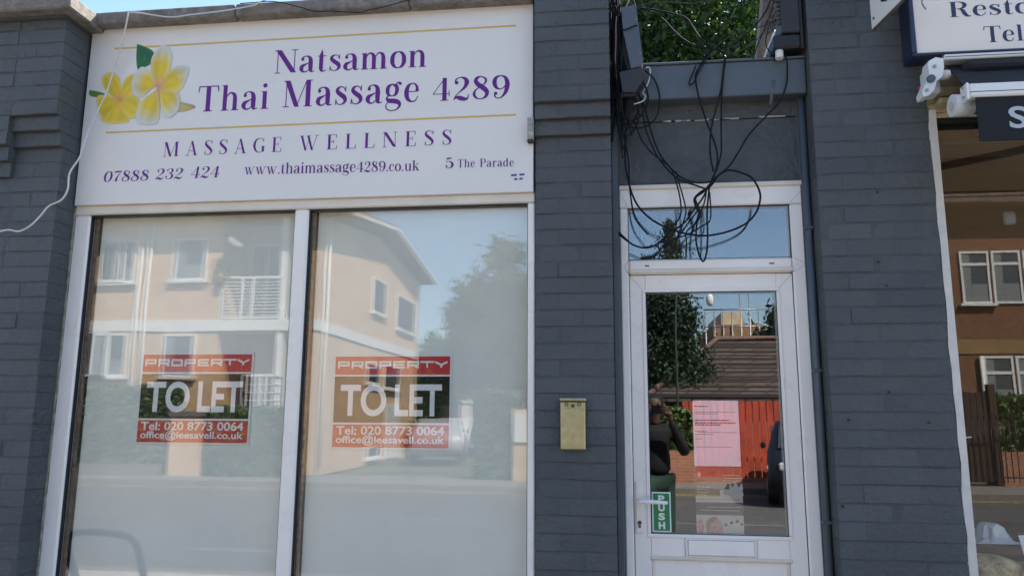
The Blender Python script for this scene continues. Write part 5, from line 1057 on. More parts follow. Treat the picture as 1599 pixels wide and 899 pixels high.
# gable wall as one outline with the pitched top
zr_ = opp(587, 372, .14 - ym).z
MB().prism([(yf - .001, -.1), (yf - .001, eave - .1), (ym, zr_), (yb_, eave - .1), (yb_, -.1)], xg - .28, xg, 'x').build('gable_wall', M_buff, fl)
bx('floor_slab', M_trim, fl, xr, xg - .281, yf - 1.49, yf + .05, zb0, zb1); bx('white_band', M_trim, fl, xw0, xr - .001, yf - .1, yf + .05, zb0, zb1)
bx('white_band', M_trim, fl, xg - .1, xg + .05, yb_, yf + .05, zb0 , zb1)
bx('corner_post', M_trim, fl, xpost - .08, xpost + .10, yf - .2, yf, -.1, zb0 - .002); bx('corner_post', M_trim, fl, xpost - .08, xpost + .10, yf - .2, yf, zb1 + .002, eave)
sl_ = (zr_ - eave) / (yf - ym) 
def gable_strip(o_, t_, x0_, x1_, name, m, eo=.62):
    e = eave + o_ - .62 * abs(sl_) * .6
    MB().prism([(yf + eo, e), (ym, zr_ + .26 + o_), (yb_ - eo, e), (yb_ - eo, e + t_), (ym, zr_ + .26 + o_ + t_ * 1.1), (yf + eo, e + t_)], x0_, x1_, 'x').build(name, m, fl)
gable_strip(0, .14, xw0, xg + .62, 'roof', M_tile2)
gable_strip(-.03, .10, xg + .622, xg + .66, 'verge_board', M_trim, .60)
gz = eave - .62 * abs(sl_) * .6
bx('gutter', M_trim, fl, xw0, xg + .63, yf + .63, yf + .73, gz + .02, gz + .12)
bx('soffit', mat('soffit_grey', (.30, .28, .26), .7), fl, xw0, xg + .0, yf + .002, yf + .61, gz - .02, gz - .005)
for a, b, c, d in ((152, 190, 440, 374), (270, 320, 440, 374), (133, 177, 588, 518), (262, 312, 588, 521)):
    casement(fl, opp(a, 500, Yf).x, opp(b, 500, Yf).x, yf, opp(a, c, Yf).z, opp(a, d, Yf).z, 0)
for a in (-14.5, -17.2, -20.4):
    casement(fl, a, a + 1.1, yf, opp(270, 440, Yf).z, opp(270, 374, Yf).z, 1); casement(fl, a, a + 1.1, yf, opp(262, 588, Yf).z, opp(262, 521, Yf).z, 1)
# gable windows
for (pxa, pxb, pt, pb) in ((577, 598, 432, 486), (616, 645, 458, 512), (572, 592, 566, 598), (600, 624, 568, 606), (575, 596, 697, 716)):
    Ya = -xg; fx = lambda px: (xg / ((at(px, 650, 0)[0]) / 3.4)) - 3.4      # virtual depth where this pixel column meets the gable plane
    y0_, y1_ = fx(pxa), fx(pxb); zt_, zb_ = at(pxa, pt, y0_)[1], at(pxa, pb, y0_)[1]
    casement(fl, .14 - y1_, .14 - y0_, xg, zb_, zt_, 0, axis='y')
lv0, lv1 = fx(603), fx(625); bx('louvred_door', M_trim, fl, xg - .02, xg + .05, .14 - lv1, .14 - lv0, 0, 2.0)
mb = MB()
for px, top in ((214, 362), (228, 362)):
    p = opp(px, 500, Yf - .1); mb.cyl((p.x, yf + .08, .1), (p.x, yf + .08, gz - .1), .045, 8)
p = opp(222, 350, Yf); mb.tube([(p.x + .1, yf + .1, gz - .1), (p.x + .15, yf + .5, gz + .0), (p.x + .15, yf + .65, gz + .04)], .05, 8, 3)
mb.cyl((xg + .08, yf - .5, .1), (xg + .08, yf - .5, gz), .05, 8); mb.build('downpipe', M_trim, fl)
# balcony rails, door ajar
def rail(x0, x1, z0, z1, y):
    g_ = MB(); g_.box(x0, x1, y, y + .05, z1 - .06, z1); g_.box(x0, x1, y, y + .05, z0, z0 + .05)
    n = 12
    for i in range(n): z = z0 + .08 + (z1 - z0 - .16) * i / (n - 1); g_.box(x0 + .001, x1 - .001, y + .012, y + .03, z, z + .022)
    for x in (x0, x0 + (x1 - x0) * .33, (x0 + x1) / 2, x1 - .05): g_.box(x, x + .05, y - .003, y + .053, z0 - .1, z1 - .002)
    g_.build('balcony_rail', M_trim, fl)
rail(opp(349, 460, Yf).x, opp(444, 460, Yf).x, zb1 + .03, opp(400, 432, Yf).z, yf + .0)
rail(opp(385, 620, Yf).x, opp(444, 620, Yf).x, .15, opp(400, 584, Yf).z, yf + .0)
d0, d1 = opp(409, 460, Yf).x, opp(432, 460, Yf).x
casement(fl, opp(392, 460, Yf + 1.5).x, opp(445, 460, Yf + 1.5).x, yf - 1.48, zb1 + .08, opp(420, 380, Yf + 1.2).z, 1, sill=False)
casement(fl, opp(378, 600, Yf + 1.5).x, opp(438, 600, Yf + 1.5).x, yf - 1.48, .1, 2.3, 1, sill=False)
dd = bx('balcony_door', M_trim, fl, d0, d0 + .75, yf - 1.40, yf - 1.34, zb1 + .08, opp(420, 382, Yf + 1).z); dd.rotation_euler = (0, 0, rad(-50))
dp = opp(373, 385, Yf); MB().cyl((dp.x, yf + .15, dp.z), (dp.x + .1, yf + .2, dp.z + .1), .24, 20, .22).build('satellite_dish', MC['soffit_grey'], fl)
fp = opp(352, 424, Yf); t = thing('hanging_plant', (fp.x, yf + .1, fp.z), 'small potted plant by the balcony rail, mirrored in the left pane', 'plant'); crown(t, 'foliage', M_leafH, (fp.x, yf + .12, fp.z), .28, .2, .3, 260, .06, 20, 3); MB().cyl((fp.x, yf + .12, fp.z - .42), (fp.x, yf + .12, fp.z - .22), .09, 10, .13).build('pot', M_redb, t)

def hedge(xa_, xb_, y0_, y1_, h, n, seed, label, m=None):
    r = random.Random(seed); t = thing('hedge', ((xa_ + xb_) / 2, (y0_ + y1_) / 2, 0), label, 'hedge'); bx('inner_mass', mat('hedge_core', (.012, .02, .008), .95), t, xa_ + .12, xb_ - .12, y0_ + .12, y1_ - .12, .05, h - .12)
    mb = MB()
    for i in range(n):
        f = r.random()
        if f < .62: c = Vector((r.uniform(xa_, xb_), y1_ - abs(r.gauss(0, .07)), r.uniform(.02, h)))
        elif f < .85: c = Vector((r.uniform(xa_, xb_), r.uniform(y0_, y1_), h + r.gauss(-.03, .06)))
        else: c = Vector((xb_ - abs(r.gauss(0, .06)) if r.random() < .5 else xa_ + abs(r.gauss(0, .06)), r.uniform(y0_, y1_), r.uniform(0, h)))
        u = Vector((r.gauss(0, 1), r.gauss(.6, 1), r.gauss(.4, 1))).normalized(); v = u.orthogonal().normalized(); ww = u.cross(v); s_ = r.uniform(.05, .11)
        mb.add([c - v * s_, c + ww * s_ * .6, c + v * s_, c - ww * s_ * .6], [(0, 1, 2, 3)])
    mb.build('leaves', m or M_leafH, t, kind='stuff'); return t
Yh = 15.2; yh = .14 - Yh
hz = opp(180, 607, Yh).z
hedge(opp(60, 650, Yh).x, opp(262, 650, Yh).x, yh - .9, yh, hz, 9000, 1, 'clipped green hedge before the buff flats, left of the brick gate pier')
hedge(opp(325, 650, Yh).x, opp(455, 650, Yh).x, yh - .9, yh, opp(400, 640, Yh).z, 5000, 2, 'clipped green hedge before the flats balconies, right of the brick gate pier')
pa, pb = opp(268, 700, Yh), opp(318, 700, Yh)
gp = thing('gate_pier', (pa.x, yh, 0), 'buff brick gate pier between two hedges across the road', 'gate pier'); bx('brickwork', M_buff, gp, pa.x, pb.x, yh - .6, yh + .05, 0, opp(290, 650, Yh).z); bx('cap', M_conc, gp, pa.x - .05, pb.x + .05, yh - .65, yh + .1, opp(290, 650, Yh).z + .001, opp(290, 645, Yh).z + .05)
lw = thing('low_wall', (-14, yh, 0), 'low pale wall at the foot of the hedges before the buff flats', 'wall'); bx('course', M_conc, lw, opp(40, 650, Yh).x, opp(262, 650, Yh).x, yh + .02, yh + .15, 0, .28)
# right of the gable: lane, parked cars, hedge, sign, big trees, far houses
Y2 = 15.6
a, b = opp(743, 650, Y2), opp(806, 650, Y2)
hedge(a.x, b.x, .14 - Y2 - 1.2, .14 - Y2, opp(770, 617, Y2).z, 5000, 4, 'tall dark hedge block beside the lane across the road')
a, b = opp(805, 645, Y2 - .2), opp(828, 690, Y2 - .2)
nb = thing('notice_board', (a.x, .14 - Y2 + .2, 0), 'white notice board on a brick pier beyond the tall hedge across the road', 'sign'); bx('board', M_trim, nb, a.x, b.x, .14 - Y2 + .2, .14 - Y2 + .25, b.z, a.z); bx('pier', M_buff, nb, a.x - .02, b.x + .15, .14 - Y2 - .3, .14 - Y2 + .19, 0, a.z + .1)
def tree(px, ptop, pbot, Yv, rpx, n, size, label, seed, m=M_leafB, group=None):
    c = opp(px, ptop, Yv); d = (Yv + 3.4); R_ = rpx * d / F; zb_ = max(.8, opp(px, pbot, Yv).z); ht = (c.z - zb_)
    t = thing('broadleaf_tree', (c.x, c.y, 0), label, 'tree', group); trunk(t, c.x, c.y, 0, c.z - ht * .4, R_ * .09, seed, 7, R_ * .6)
    crown(t, 'crown', m, (c.x, c.y, (c.z + zb_) / 2), R_, R_ * .8, ht / 2, n, size, 70, seed); return t
tree(800, 388, 600, 32, 78, 9000, .22, 'large pale green tree mirrored at the right of the shop window', 41)
tree(745, 440, 620, 36, 50, 4500, .24, 'middle sized tree behind the large mirrored tree', 42)
tree(690, 520, 640, 44, 44, 3000, .28, 'low rounded tree between the flats and the large mirrored tree', 43)
tree(662, 585, 700, 33, 26, 1500, .2, 'small bush like tree by the end of the flats', 44)
tree(880, 430, 640, 34, 90, 5000, .26, 'broad tree hidden behind the narrow pier in the mirrored view', 45)
def house(px0, px1, ptop, Yv, label, m_wall, ridge=1.6, chim=True, wins=2):
    a, b = opp(px0, ptop, Yv), opp(px1, ptop, Yv); z = a.z; t = thing('house', ((a.x + b.x) / 2, a.y - 3, 0), label, 'house')
    bx('wall', m_wall, t, a.x, b.x, a.y - 6, a.y, -.1, z)
    MB().prism([(a.y + .4, z - .15), (a.y - 3, z + ridge), (a.y - 6.4, z - .15), (a.y - 6.4, z), (a.y - 3, z + ridge + .2), (a.y + .4, z)], a.x - .4, b.x + .4, 'x').build('roof', M_tile2, t)
    if chim: c = bx('chimney', M_redb, t, a.x + .8, a.x + 1.7, a.y - 3.4, a.y - 2.6, z + .5, z + ridge + 1.4); 
    for i in range(wins):
        x = a.x + (b.x - a.x) * (i + .5) / wins
        for zz in ((z - 1.7), (z - 4.3)):
            if zz > .4: casement(t, x - .55, x + .55, a.y, zz, zz + 1.15)
    return t
house(722, 753, 545, 58, 'small pale gabled house far down the lane', mat('pale_render', (.62, .56, .48), .8), 1.5, True, 1)
house(768, 812, 560, 66, 'distant house with a tan front behind the trees', mat('tan_render', (.5, .4, .3), .8), 1.6, False, 2)
house(640, 700, 600, 64, 'far low house between the flats and the lane', M_buff, 1.3, True, 3)

def car(c, ang, col, label, L=4.1, Wd=1.75, H=1.45):
    t = thing('parked_car', c, label, 'car'); Rz = Matrix.Rotation(ang, 3, 'Z'); t.rotation_euler = (0, 0, ang)
    m_ = mat('car_paint_%d' % len(bpy.data.materials), col, .35, spec=.35)
    def loc(o): o.parent = t
    def mk(mb, name, m, par=None):
        me, cc = mb.mesh(name, m); o = bpy.data.objects.new(name, me); C.objects.link(o); o.parent = par or t; o.location = cc - (par.location if par else Vector((0, 0, 0))); return o
    prof = [(-.5, .32), (-.5, .62), (-.47, .78), (-.24, .92), (-.10, 1.40), (.0, 1.45), (.22, 1.44), (.40, 1.05), (.48, .95), (.5, .60), (.49, .30)]
    prof = [(u * L, v * H / 1.45) for u, v in prof]
    mb = MB(); secs = (-.5, -.46, -.30, .30, .46, .5); n = len(prof); vs = []
    for s_ in secs:
        k = 1 - (abs(s_) / .5) ** 4 * .05
        for u, v in prof:
            top = max(0, (v - .9 * H / 1.45)) / (.55 * H / 1.45); vs.append((u * k, s_ * Wd * (1 - .20 * top), v if abs(s_) < .49 else v - .03))
    fs = [(i * n + j, (i + 1) * n + j, (i + 1) * n + (j + 1) % n, i * n + (j + 1) % n) for i in range(len(secs) - 1) for j in range(n)] + [tuple(range(n))[::-1], tuple(range((len(secs) - 1) * n, len(secs) * n))]
    mb.add(vs, fs, True); mk(mb, 'body', m_)
    h = H / 1.45
    mk(MB().add([(-.228 * L, -.38 * Wd, .97 * h), (-.228 * L, .38 * Wd, .97 * h), (-.112 * L, .36 * Wd, 1.35 * h), (-.112 * L, -.36 * Wd, 1.35 * h)], [(0, 1, 2, 3)]).add([(-.24 * L, -.38 * Wd, .97 * h), (-.24 * L, .38 * Wd, .97 * h), (-.124 * L, .36 * Wd, 1.36 * h), (-.124 * L, -.36 * Wd, 1.36 * h)], [(3, 2, 1, 0)]), 'windscreen', M_pane)
    for s_ in (-1, 1):
        mk(MB().prism([(-.20 * L, .98 * h), (.36 * L, 1.0 * h), (.22 * L, 1.36 * h), (-.09 * L, 1.35 * h)], s_ * (.435 * Wd), s_ * (.452 * Wd)), 'side_window', M_pane)
        mk(MB().box(-.498 * L, -.46 * L, s_ * .30 * Wd - .15, s_ * .30 * Wd + .15, .62 * h, .76 * h, .03), 'headlight', M_alu)
        mk(MB().box(-.19 * L, -.15 * L, s_ * .5 * Wd - .02, s_ * .5 * Wd + .12 * s_, .95 * h, 1.06 * h, .03), 'door_mirror', m_)
        for u in (-.31, .31):
            wl = mk(MB().cyl((u * L, s_ * .40 * Wd, .31), (u * L, s_ * .505 * Wd, .31), .31, 18), 'wheel', M_drk)
            mk(MB().cyl((u * L, s_ * .506 * Wd, .31), (u * L, s_ * .512 * Wd, .31), .19, 12), 'rim', M_alu)
    mk(MB().box(-.512 * L, -.5 * L, -.26, .26, .42 * h, .53 * h), 'number_plate', M_trim)
    return t
c = opp(688, 715, 24); car((c.x, c.y, 0), rad(80), (.35, .36, .38), 'silver car parked in the lane beside the flats')
c = opp(722, 700, 30); car((c.x, c.y, 0), rad(95), (.55, .56, .56), 'pale car parked farther down the lane')
c = opp(655, 700, 27); t = thing('flowering_bush', (c.x, c.y, 0), 'yellow green bush by the flats car park', 'bush'); crown(t, 'foliage', leaf_mat('lime_leaf', (.22, .26, .03)), (c.x, c.y, .8), .8, .7, .8, 1500, .09, 30, 9)

# --- what the door glass mirrors
Yd = 15.9; md = .16
def od(px, py, Yv=Yd): return opp(px, py, Yv, md)
fe = thing('red_fence', (3, 2 * md - Yd, 0), 'tall red board fence across the road, mirrored in the door glass', 'fence')
a, b = od(1066, 628), od(1300, 628); zt_ = od(1150, 626).z; x = a.x
M_redf = mat('red_fence_paint', (.44, .055, .026), .7, bump=.6, var=.3, vscale=4)
while x < b.x:
    bx('board', M_redf, fe, x, x + .145, 2 * md - Yd - .03, 2 * md - Yd + random.uniform(-.004, .008), .12, zt_ + random.uniform(-.02, .02)); x += .168
bx('rail', M_redf, fe, a.x, b.x, 2 * md - Yd - .1, 2 * md - Yd - .032, .5, .6); bx('plinth', M_redb, fe, a.x, b.x, 2 * md - Yd - .06, 2 * md - Yd + .04, 0, .119)
a, b = od(1000, 700), od(1084, 700)
gw = thing('garden_wall', (a.x, 2 * md - Yd + .2, 0), 'low red brick garden wall under leaves beside the red fence', 'wall'); bx('brickwork', M_redb, gw, a.x - .6, b.x, 2 * md - Yd + .1, 2 * md - Yd + .33, 0, od(1075, 703).z)
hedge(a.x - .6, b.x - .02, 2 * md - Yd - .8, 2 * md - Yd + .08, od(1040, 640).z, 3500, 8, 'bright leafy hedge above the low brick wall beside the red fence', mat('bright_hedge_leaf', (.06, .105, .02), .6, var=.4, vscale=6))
# bungalow with a big slate roof
bu = thing('bungalow', (4.5, 2 * md - 22, 0), 'bungalow under a long dark slate roof behind the red fence', 'house')
yb0 = 2 * md - 18.2
xl, xr_ = od(1012, 600, 18.5).x, od(1330, 600, 18.5).x; ze = od(1150, 622, 18.2).z + .05; zr2 = od(1150, 532, 22.5).z; yr = 2 * md - 22.5
bx('wall', M_redb, bu, xl + .3, xr_ - .3, yr - 4, yb0 - .35, -.1, ze)
xra, xrb = od(1120, 532, 22.5).x, od(1222, 532, 22.5).x
rf = MB(); v = [(xl, yb0, ze), (xr_ , yb0, ze), (xrb + .2, yr, zr2), (xra, yr, zr2), (xl, yr - 4.4, ze), (xr_, yr - 4.4, ze)]
v += [(p[0], p[1], p[2] - .14) for p in v]
rf.add(v, [(0, 1, 2, 3), (4, 0, 3), (5, 4, 3, 2), (1, 5, 2), (6, 9, 8, 7), (10, 9, 6), (11, 8, 9, 10), (7, 8, 11), (0, 6, 7, 1), (4, 10, 6, 0), (5, 11, 10, 4), (1, 7, 11, 5)]); rf.build('roof', M_tile, bu)
# courses of slates as thin steps
cs = MB(); nrow = 13
for i in range(nrow):
    t_ = i / nrow; A = Vector(v[0]).lerp(Vector(v[3]), t_); B_ = Vector(v[1]).lerp(Vector(v[2]), t_); n_ = Vector((0, .5, .8)).normalized(); cs.add([A + n_ * .035, B_ + n_ * .035, B_ + n_ * .035 + Vector((0, .01, -.05)), A + n_ * .035 + Vector((0, .01, -.05)), A, B_], [(0, 1, 2, 3), (0, 4, 5, 1), (3, 2, 5, 4)])
cs.build('slate_course', mat('slate_edge', (.03, .022, .02), .9), bu)
rt = MB().tube([Vector(v[0]) + Vector((0, 0, .05)), Vector(v[3]) + Vector((0, 0, .08)), Vector(v[2]) + Vector((0, 0, .08)), Vector(v[1]) + Vector((0, 0, .05))], .09, 8, 0); rt.build('ridge_tile', mat('ridge_clay', (.16, .10, .075), .8, var=.2), bu)
# half built block in scaffolding
sb = thing('building_in_scaffold', (4, -38, 0), 'half built tan block wrapped in scaffolding beyond the bungalow', 'building')
a, b = od(1112, 484, 38), od(1192, 484, 38)
bx('wall', mat('raw_brown_wall', (.28, .16, .09), .9, var=.3, vscale=1), sb, a.x, b.x, a.y - 6, a.y, -.1, a.z - .8); bx('top_storey', mat('tan_board', (.58, .46, .30), .8, var=.2, vscale=2), sb, a.x + .5, b.x - 1.0, a.y - 5.5, a.y - .3, a.z - .799, a.z - .1)
for i, fx_ in enumerate((.1, .32, .55, .8)): casement(sb, a.x + (b.x - a.x) * fx_, a.x + (b.x - a.x) * fx_ + .35, a.y, a.z - 2.4, a.z - 1.4, 0)
sc_ = thing('scaffolding', (a.x, a.y + 1, 0), 'steel scaffolding poles standing before the half built block', 'scaffolding')
for i in range(9): x = a.x - .5 + (b.x - a.x + 1) * i / 8; MB().cyl((x, a.y + .9, -.1), (x, a.y + .9, a.z + (.9 if i in (4, 5) else -.2)), .04, 6).build('pole', M_metal, sc_)
for z in (a.z - 3.4, a.z - 2.2, a.z - 1.0, a.z - .1): MB().cyl((a.x - .6, a.y + .9, z), (b.x + .6, a.y + .9, z), .04, 6).build('ledger', M_metal, sc_)
# conifer and other trees
def conifer(px, ptop, Yv, rpx, n, label, seed):
    c = od(px, ptop, Yv); R_ = rpx * (Yv + 3.4) / F; t = thing('conifer', (c.x, c.y, 0), label, 'tree'); MB().tube([(c.x, c.y, 0), (c.x, c.y, c.z * .95)], lambda q: .18 * (1 - .9 * q), 8, 4).build('trunk', MC['bark'], t)
    crown(t, 'crown', M_leafC, (c.x, c.y, c.z / 2 + .3), R_, R_, c.z / 2 - .2, n, .065, 420, seed, cone=True)
conifer(1046, 350, 20, 92, 42000, 'tall dark conifer mirrored in the left of the door glass', 61)
conifer(1010, 400, 22.5, 70, 22000, 'second dark conifer just behind the tall one', 62)
def tree_d(px, ptop, pbot, Yv, rpx, n, size, label, seed, m):
    c = od(px, ptop, Yv); R_ = rpx * (Yv + 3.4) / F; zb_ = max(.8, od(px, pbot, Yv).z); ht = c.z - zb_
    t = thing('broadleaf_tree', (c.x, c.y, 0), label, 'tree'); trunk(t, c.x, c.y, 0, c.z - ht * .4, R_ * .09, seed, 6, R_ * .6); crown(t, 'crown', m, (c.x, c.y, (c.z + zb_) / 2), R_, R_ * .8, ht / 2, n, size, 60, seed)
tree_d(1215, 478, 620, 30, 34, 2500, .2, 'dark round tree right of the scaffolding', 63, M_leafC)
tree_d(1150, 500, 640, 50, 60, 2500, .3, 'tree far behind the half built block', 64, M_leafB)
tree_d(1350, 420, 640, 32, 60, 3000, .26, 'tree mirrored behind the wide pier', 65, M_leafB)
# street lamp head (pale oval)
c = od(1108, 468, 17); sl = thing('street_lamp', (c.x - .9, c.y, 0), 'street lamp with a round pale head across the road', 'street lamp')
MB().tube([(c.x - .9, c.y, 0), (c.x - .9, c.y, c.z - .3), (c.x - .7, c.y, c.z + .05), (c.x - .15, c.y, c.z + .05)], lambda q: .035 - .015 * q, 8, 4).build('pole', mat('lamp_green', (.03, .05, .04), .5), sl)
MB().tube([(c.x, c.y, c.z - .17), (c.x, c.y, c.z - .09), (c.x, c.y, c.z + .09), (c.x, c.y, c.z + .17)], lambda q: .02 + .08 * math.sin(math.pi * q), 14, 3).build('lamp_head', M_trim, sl)
c = od(1272, 745, 13.4); car((c.x, c.y, -.11), rad(-78), (.012, .014, .02), 'black car parked before the red fence', 4.2, 1.8, 1.6)

# --- what the right shop window mirrors
Yr_ = 19.0
def orr(px, py, Yv=Yr_): return opp(px, py, Yv, .048)
yr_ = .096 - Yr_
ph = thing('pebbledash_house', (12, yr_ - 4, 0), 'brown pebbledashed house with white casement windows, mirrored in the right shop window', 'house')
M_peb = mat('pebbledash', (.12, .05, .028), .95, bump=2.5, bscale=18, col2=(.27, .135, .072), vscale=16)
M_band = mat('smooth_render', (.28, .17, .08), .9, var=.1, vscale=2)
a, b = orr(1482, 500), orr(1720, 500); ztop = orr(1550, 318).z
bx('wall', M_peb, ph, a.x, b.x, yr_ - 7, yr_, -.1, ztop)
bx('band', M_band, ph, a.x - .01, b.x, yr_ + .0, yr_ + .03, orr(1550, 552).z, orr(1550, 530).z)
MB().prism([(yr_ + .6, ztop - .1), (yr_ - 3.5, ztop + 2.4), (yr_ - 7.6, ztop - .1), (yr_ - 7.6, ztop + .1), (yr_ - 3.5, ztop + 2.6), (yr_ + .6, ztop + .1)], a.x - .5, b.x, 'x').build('roof', M_tile2, ph)
bx('soffit', M_band, ph, a.x - .4, b.x, yr_ + .002, yr_ + .58, ztop - .12, ztop - .101)
def wrow(z0p, z1p, zbarp, xs_):
    z0_, z1_, zbar = orr(1550, z0p).z, orr(1550, z1p).z, orr(1550, zbarp).z
    for i, (pa_, pb_) in enumerate(xs_):
        w0 = casement(ph, orr(pa_, 500).x, orr(pb_, 500).x, yr_, z0_, z1_, 0, sill=i == 0)
        bx('frame', M_trim, w0, orr(pa_, 500).x + .06, orr(pb_, 500).x - .06, yr_ - .02, yr_ + .046, zbar - .04, zbar + .04)
        bx('curtain', M_curt, w0, orr(pa_, 500).x + .07, orr(pa_, 500).x + (orr(pb_, 500).x - orr(pa_, 500).x) * .35, yr_ + .021, yr_ + .024, z0_ + .08, z1_ - .08)
wrow(474, 392, 412, ((1506, 1552), (1556, 1602), (1606, 1652)))
wrow(640, 556, 582, ((1528, 1574), (1578, 1624), (1628, 1674)))
al = orr(1574, 342); bx('alarm_box', M_trim, ph, al.x - .16, al.x + .16, yr_ + .002, yr_ + .12, al.z - .2, al.z + .2, .05)
p = orr(1534, 600); MB().cyl((p.x, yr_ + .08, .1), (p.x, yr_ + .08, orr(1534, 556).z), .05, 8).build('downpipe', M_trim, ph)
Yg2 = 16.0; yg2 = .096 - Yg2
def og(px, py): return opp(px, py, Yg2, .048)
a, b = og(1562, 700), og(1720, 700)
gw = thing('garden_wall', (a.x, yg2, 0), 'low red brick wall under a hedge before the pebbledashed house', 'wall'); bx('brickwork', M_redb, gw, a.x, b.x, yg2 - .2, yg2 + .05, 0, og(1580, 705).z)
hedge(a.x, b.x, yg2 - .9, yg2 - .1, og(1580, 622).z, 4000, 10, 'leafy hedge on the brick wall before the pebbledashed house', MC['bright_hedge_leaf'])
a, b = og(1500, 700), og(1561, 700)
gt = thing('wooden_gate', (a.x, yg2, 0), 'dark brown wooden gates with spikes beside the low brick wall', 'gate'); x = a.x - 1.5
M_gate = mat('dark_brown_wood', (.045, .02, .012), .7, var=.3, vscale=6)
while x < b.x - .05: bx('board', M_gate, gt, x, x + .12, yg2 - .04, yg2, .08, og(1530, 612).z + random.uniform(-.02, .05)); x += .14
bx('gate_post', M_gate, gt, b.x - .15, b.x, yg2 - .1, yg2 + .06, 0, og(1550, 600).z)
ra_ = thing('iron_railing', (a.x, yg2 + .3, 0), 'black spiked iron railing in front of the brown wooden gate', 'railing')
x = a.x - .6
while x < b.x + .3: MB().cyl((x, yg2 + .3, .1), (x, yg2 + .3, 1.55), .012, 6).cyl((x, yg2 + .3, 1.55), (x, yg2 + .3, 1.68), .026, 6, .001).build('spiked_bar', M_drk, ra_); x += .13
for z in (.2, 1.4): bx('rail', M_drk, ra_, a.x - .6, b.x + .3, yg2 + .285, yg2 + .315, z, z + .035)
# skyline beyond
rr_ = random.Random(77); mb = MB(); cl_ = [(-60 + i * 3 + rr_.uniform(-1, 1), -74 + rr_.uniform(-6, 6), rr_.uniform(4.5, 8)) for i in range(48)]
for x, y, h in cl_:
    for k in range(500):
        c = Vector((x + rr_.gauss(0, 1.5), y + rr_.gauss(0, 1), max(0, h * .5 + rr_.gauss(0, h * .22)))); u = Vector((rr_.gauss(0, 1), rr_.gauss(0, 1), rr_.gauss(0, 1))).normalized(); v = u.orthogonal().normalized(); ww = u.cross(v); s_ = .5
        mb.add([c - v * s_, c + ww * s_ * .6, c + v * s_, c - ww * s_ * .6], [(0, 1, 2, 3)])
tag(mb.build('far_wood', M_leafB), 'line of far trees behind the houses across the road', 'trees', kind='stuff')
# bicycle hoop on the near pavement
hp_ = []
for px, py in ((150, 985), (128, 915), (112, 850), (122, 831), (160, 829), (205, 836), (222, 858), (232, 915), (246, 985)):
    a = at(px, py, 1.5); hp_.append((a[0], .14 - 1.5, max(0, a[1])))
hp_ = [(hp_[0][0], hp_[0][1], 0)] + hp_[1:-1] + [(hp_[-1][0], hp_[-1][1], 0)]
tag(MB().tube(hp_, .024, 10, 5).build('cycle_hoop', mat('blue_grey_steel', (.16, .22, .25), .4, metal=.3)), 'rounded steel cycle hoop on the near pavement, mirrored low in the left pane', 'cycle stand')

# ------------------------------------------------------------------ the passer by mirrored in the door glass
def skin(name, verts, edges, radii, m, parent, root=0, lv=1):
    me = bpy.data.meshes.new(name); me.from_pydata(verts, edges, []); o = bpy.data.objects.new(name, me); C.objects.link(o)
    s_ = o.modifiers.new('s', 'SKIN'); s_.use_smooth_shade = True
    for i, r in enumerate(radii): me.skin_vertices[0].data[i].radius = (r, r) if not isinstance(r, tuple) else r
    me.skin_vertices[0].data[root].use_root = True
    u = o.modifiers.new('u', 'SUBSURF'); u.levels = lv; u.render_levels = lv
    bpy.context.view_layer.update(); m2 = bpy.data.meshes.new_from_object(o.evaluated_get(bpy.context.evaluated_depsgraph_get())); bpy.data.objects.remove(o)
    mb = MB(); mb.add([v.co.copy() for v in m2.vertices], [tuple(p.vertices) for p in m2.polygons], True); bpy.data.meshes.remove(m2); return mb.build(name, m, parent)
px_, py_ = .47, -3.78
pe = thing('person', (px_, py_, 0), 'person in dark jacket and dark green trousers holding a phone, mirrored in the door', 'person')
def q_(x, y, z): return (px_ + x, py_ + y, z)
M_jack = mat('dark_jacket', (.005, .005, .006), .8, bump=.6, bscale=30, var=.3); M_trou = mat('dark_green_trousers', (.015, .04, .032), .8, bump=.5, bscale=30)
M_skin = mat('skin', (.10, .055, .038), .55, var=.08); M_hair = mat('dark_hair', (.012, .009, .008), .6, bump=1, bscale=80)
body_v = [q_(0, 0, .98), q_(0, 0, 1.12), q_(0, .01, 1.28), q_(0, .01, 1.42), q_(0, .01, 1.50), q_(-.09, 0, .93), q_(-.10, .02, .50), q_(-.11, -.01, .09), q_(.09, 0, .93), q_(.10, .02, .50), q_(.11, -.01, .09),
          q_(-.19, .01, 1.41), q_(-.29, .12, 1.22), q_(-.14, .25, 1.53), q_(.19, .01, 1.41), q_(.28, .12, 1.20), q_(.13, .25, 1.52), q_(-.11, .10, .05), q_(.11, .10, .05)]
trou = skin('trousers', [body_v[i] for i in (0, 5, 6, 7, 8, 9, 10)], [(0, 1), (1, 2), (2, 3), (0, 4), (4, 5), (5, 6)], [(.15, .12), .105, .075, .062, .105, .075, .062], M_trou, pe)
jack = skin('jacket', [body_v[i] for i in (0, 1, 2, 3, 4, 11, 12, 13, 14, 15, 16)], [(0, 1), (1, 2), (2, 3), (3, 4), (3, 5), (5, 6), (6, 7), (3, 8), (8, 9), (9, 10)], [(.165, .12), (.155, .11), (.17, .115), (.12, .09), .065, .075, .055, .040, .075, .055, .040], M_jack, pe)
hd = skin('head', [q_(0, .01, 1.46), q_(0, .015, 1.54), q_(0, .03, 1.60), q_(0, .02, 1.68), q_(0, .01, 1.73)], [(0, 1), (1, 2), (2, 3), (3, 4)], [.055, .055, (.066, .075), (.078, .092), (.06, .075)], M_skin, pe, lv=2)
crown_ = skin('hood', [q_(0, -.055, 1.50), q_(0, -.045, 1.60), q_(0, -.025, 1.70), q_(0, .01, 1.765)], [(0, 1), (1, 2), (2, 3)], [(.11, .09), (.105, .09), (.105, .10), (.085, .085)], M_jack, pe, lv=2)
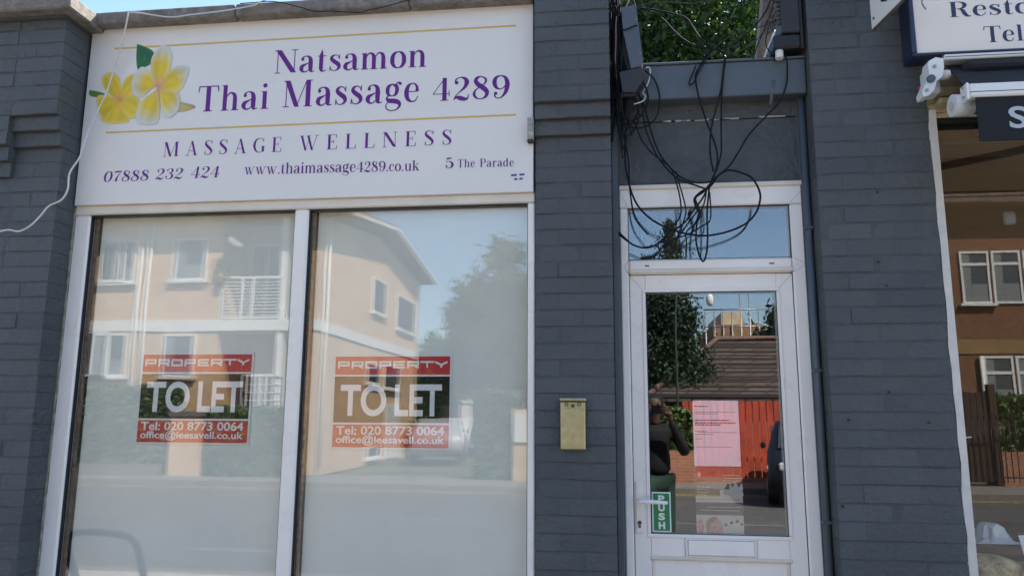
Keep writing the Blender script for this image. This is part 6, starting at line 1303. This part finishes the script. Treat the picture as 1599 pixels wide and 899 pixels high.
mb = MB(); mb.tube([q_(0, .115, 1.655), q_(0, .142, 1.628), q_(0, .125, 1.615)], .012, 8, 3); mb.build('nose', M_skin, pe)
for s_ in (-1, 1):
    MB().cyl(q_(s_ * .082, .02, 1.64), q_(s_ * .095, .01, 1.645), .026, 12, .02).build('ear', M_skin, pe)
    MB().cyl(q_(s_ * .032, .104, 1.665), q_(s_ * .032, .112, 1.665), .012, 10, .006).build('eye', M_drk, pe)
    sh_ = MB(); sh_.box(px_ + s_ * .11 - .05, px_ + s_ * .11 + .05, py_ - .10, py_ + .19, 0, .085, .03); sh_.build('shoe', M_drk, pe)
MB().tube([q_(-.022, .112, 1.588), q_(0, .118, 1.585), q_(.022, .112, 1.588)], .005, 6, 3).build('mouth', mat('lips', (.3, .12, .1), .5), pe)
for (wx, wy, wz, sgn) in ((-.14, .25, 1.53, 1), (.13, .25, 1.52, -1)):
    hx2, hy2, hz2 = (wx + .015 * sgn, wy + .05, wz + .07)
    palm = MB(); palm.tube([q_(wx, wy, wz), q_(wx + .01 * sgn, wy + .03, wz + .04), q_(hx2, hy2, hz2)], lambda t: .024 + .008 * t, 10, 3); palm.build('palm', M_skin, pe)
    for k in range(4):
        z = hz2 - .012 + k * .019; l = (.042, .05, .054, .048)[k]
        MB().tube([q_(hx2, hy2 + .018, z), q_(hx2 + l * .6 * sgn, hy2 + .030, z + .006), q_(hx2 + l * 1.2 * sgn, hy2 + .024, z + .008), q_(hx2 + l * 1.55 * sgn, hy2 + .012, z + .008)], lambda t: .0085 - .002 * t, 8, 3).build('finger', M_skin, pe)
    MB().tube([q_(hx2, hy2, hz2 - .01), q_(hx2 + .025 * sgn, hy2 - .012, hz2 + .006), q_(hx2 + .052 * sgn, hy2 - .010, hz2 + .02)], lambda t: .0105 - .003 * t, 8, 3).build('thumb', M_skin, pe)

ph_ = MB().box(px_ - .085, px_ + .075, py_ + .312, py_ + .321, 1.575, 1.655, .004)
tag(ph_.build('phone', mat('phone_black', (.01, .01, .012), .2)), 'black phone held up in front of the person in the dark jacket', 'phone')
rn = random.Random(5)
for lb, pts in (('thick black cable doubling round the foot of the long grey box', [(1000, 118), (1012, 150), (1004, 178), (984, 188), (968, 176), (964, 152), (974, 138), (990, 150), (996, 172), (984, 196), (970, 214)]),
                ('black cable dropping from the long grey box and curling back under itself', [(975, 60, -.04), (970, 100, -.03), (978, 140, 0), (992, 158), (998, 180), (990, 204), (976, 212), (968, 198), (972, 178)]),
                ('black cable slanting from the long grey box to the knot of loops', [(996, 142), (1002, 165), (1008, 200), (1022, 236), (1040, 262), (1060, 280), (1088, 290), (1104, 296)]),
                ('black cable hanging close along the narrow pier down to the transom', [(958, 30), (956, 80), (959, 140), (968, 196), (980, 240), (984, 300), (992, 340), (1012, 366)])):
    cable(pts, .0036, K, lb)
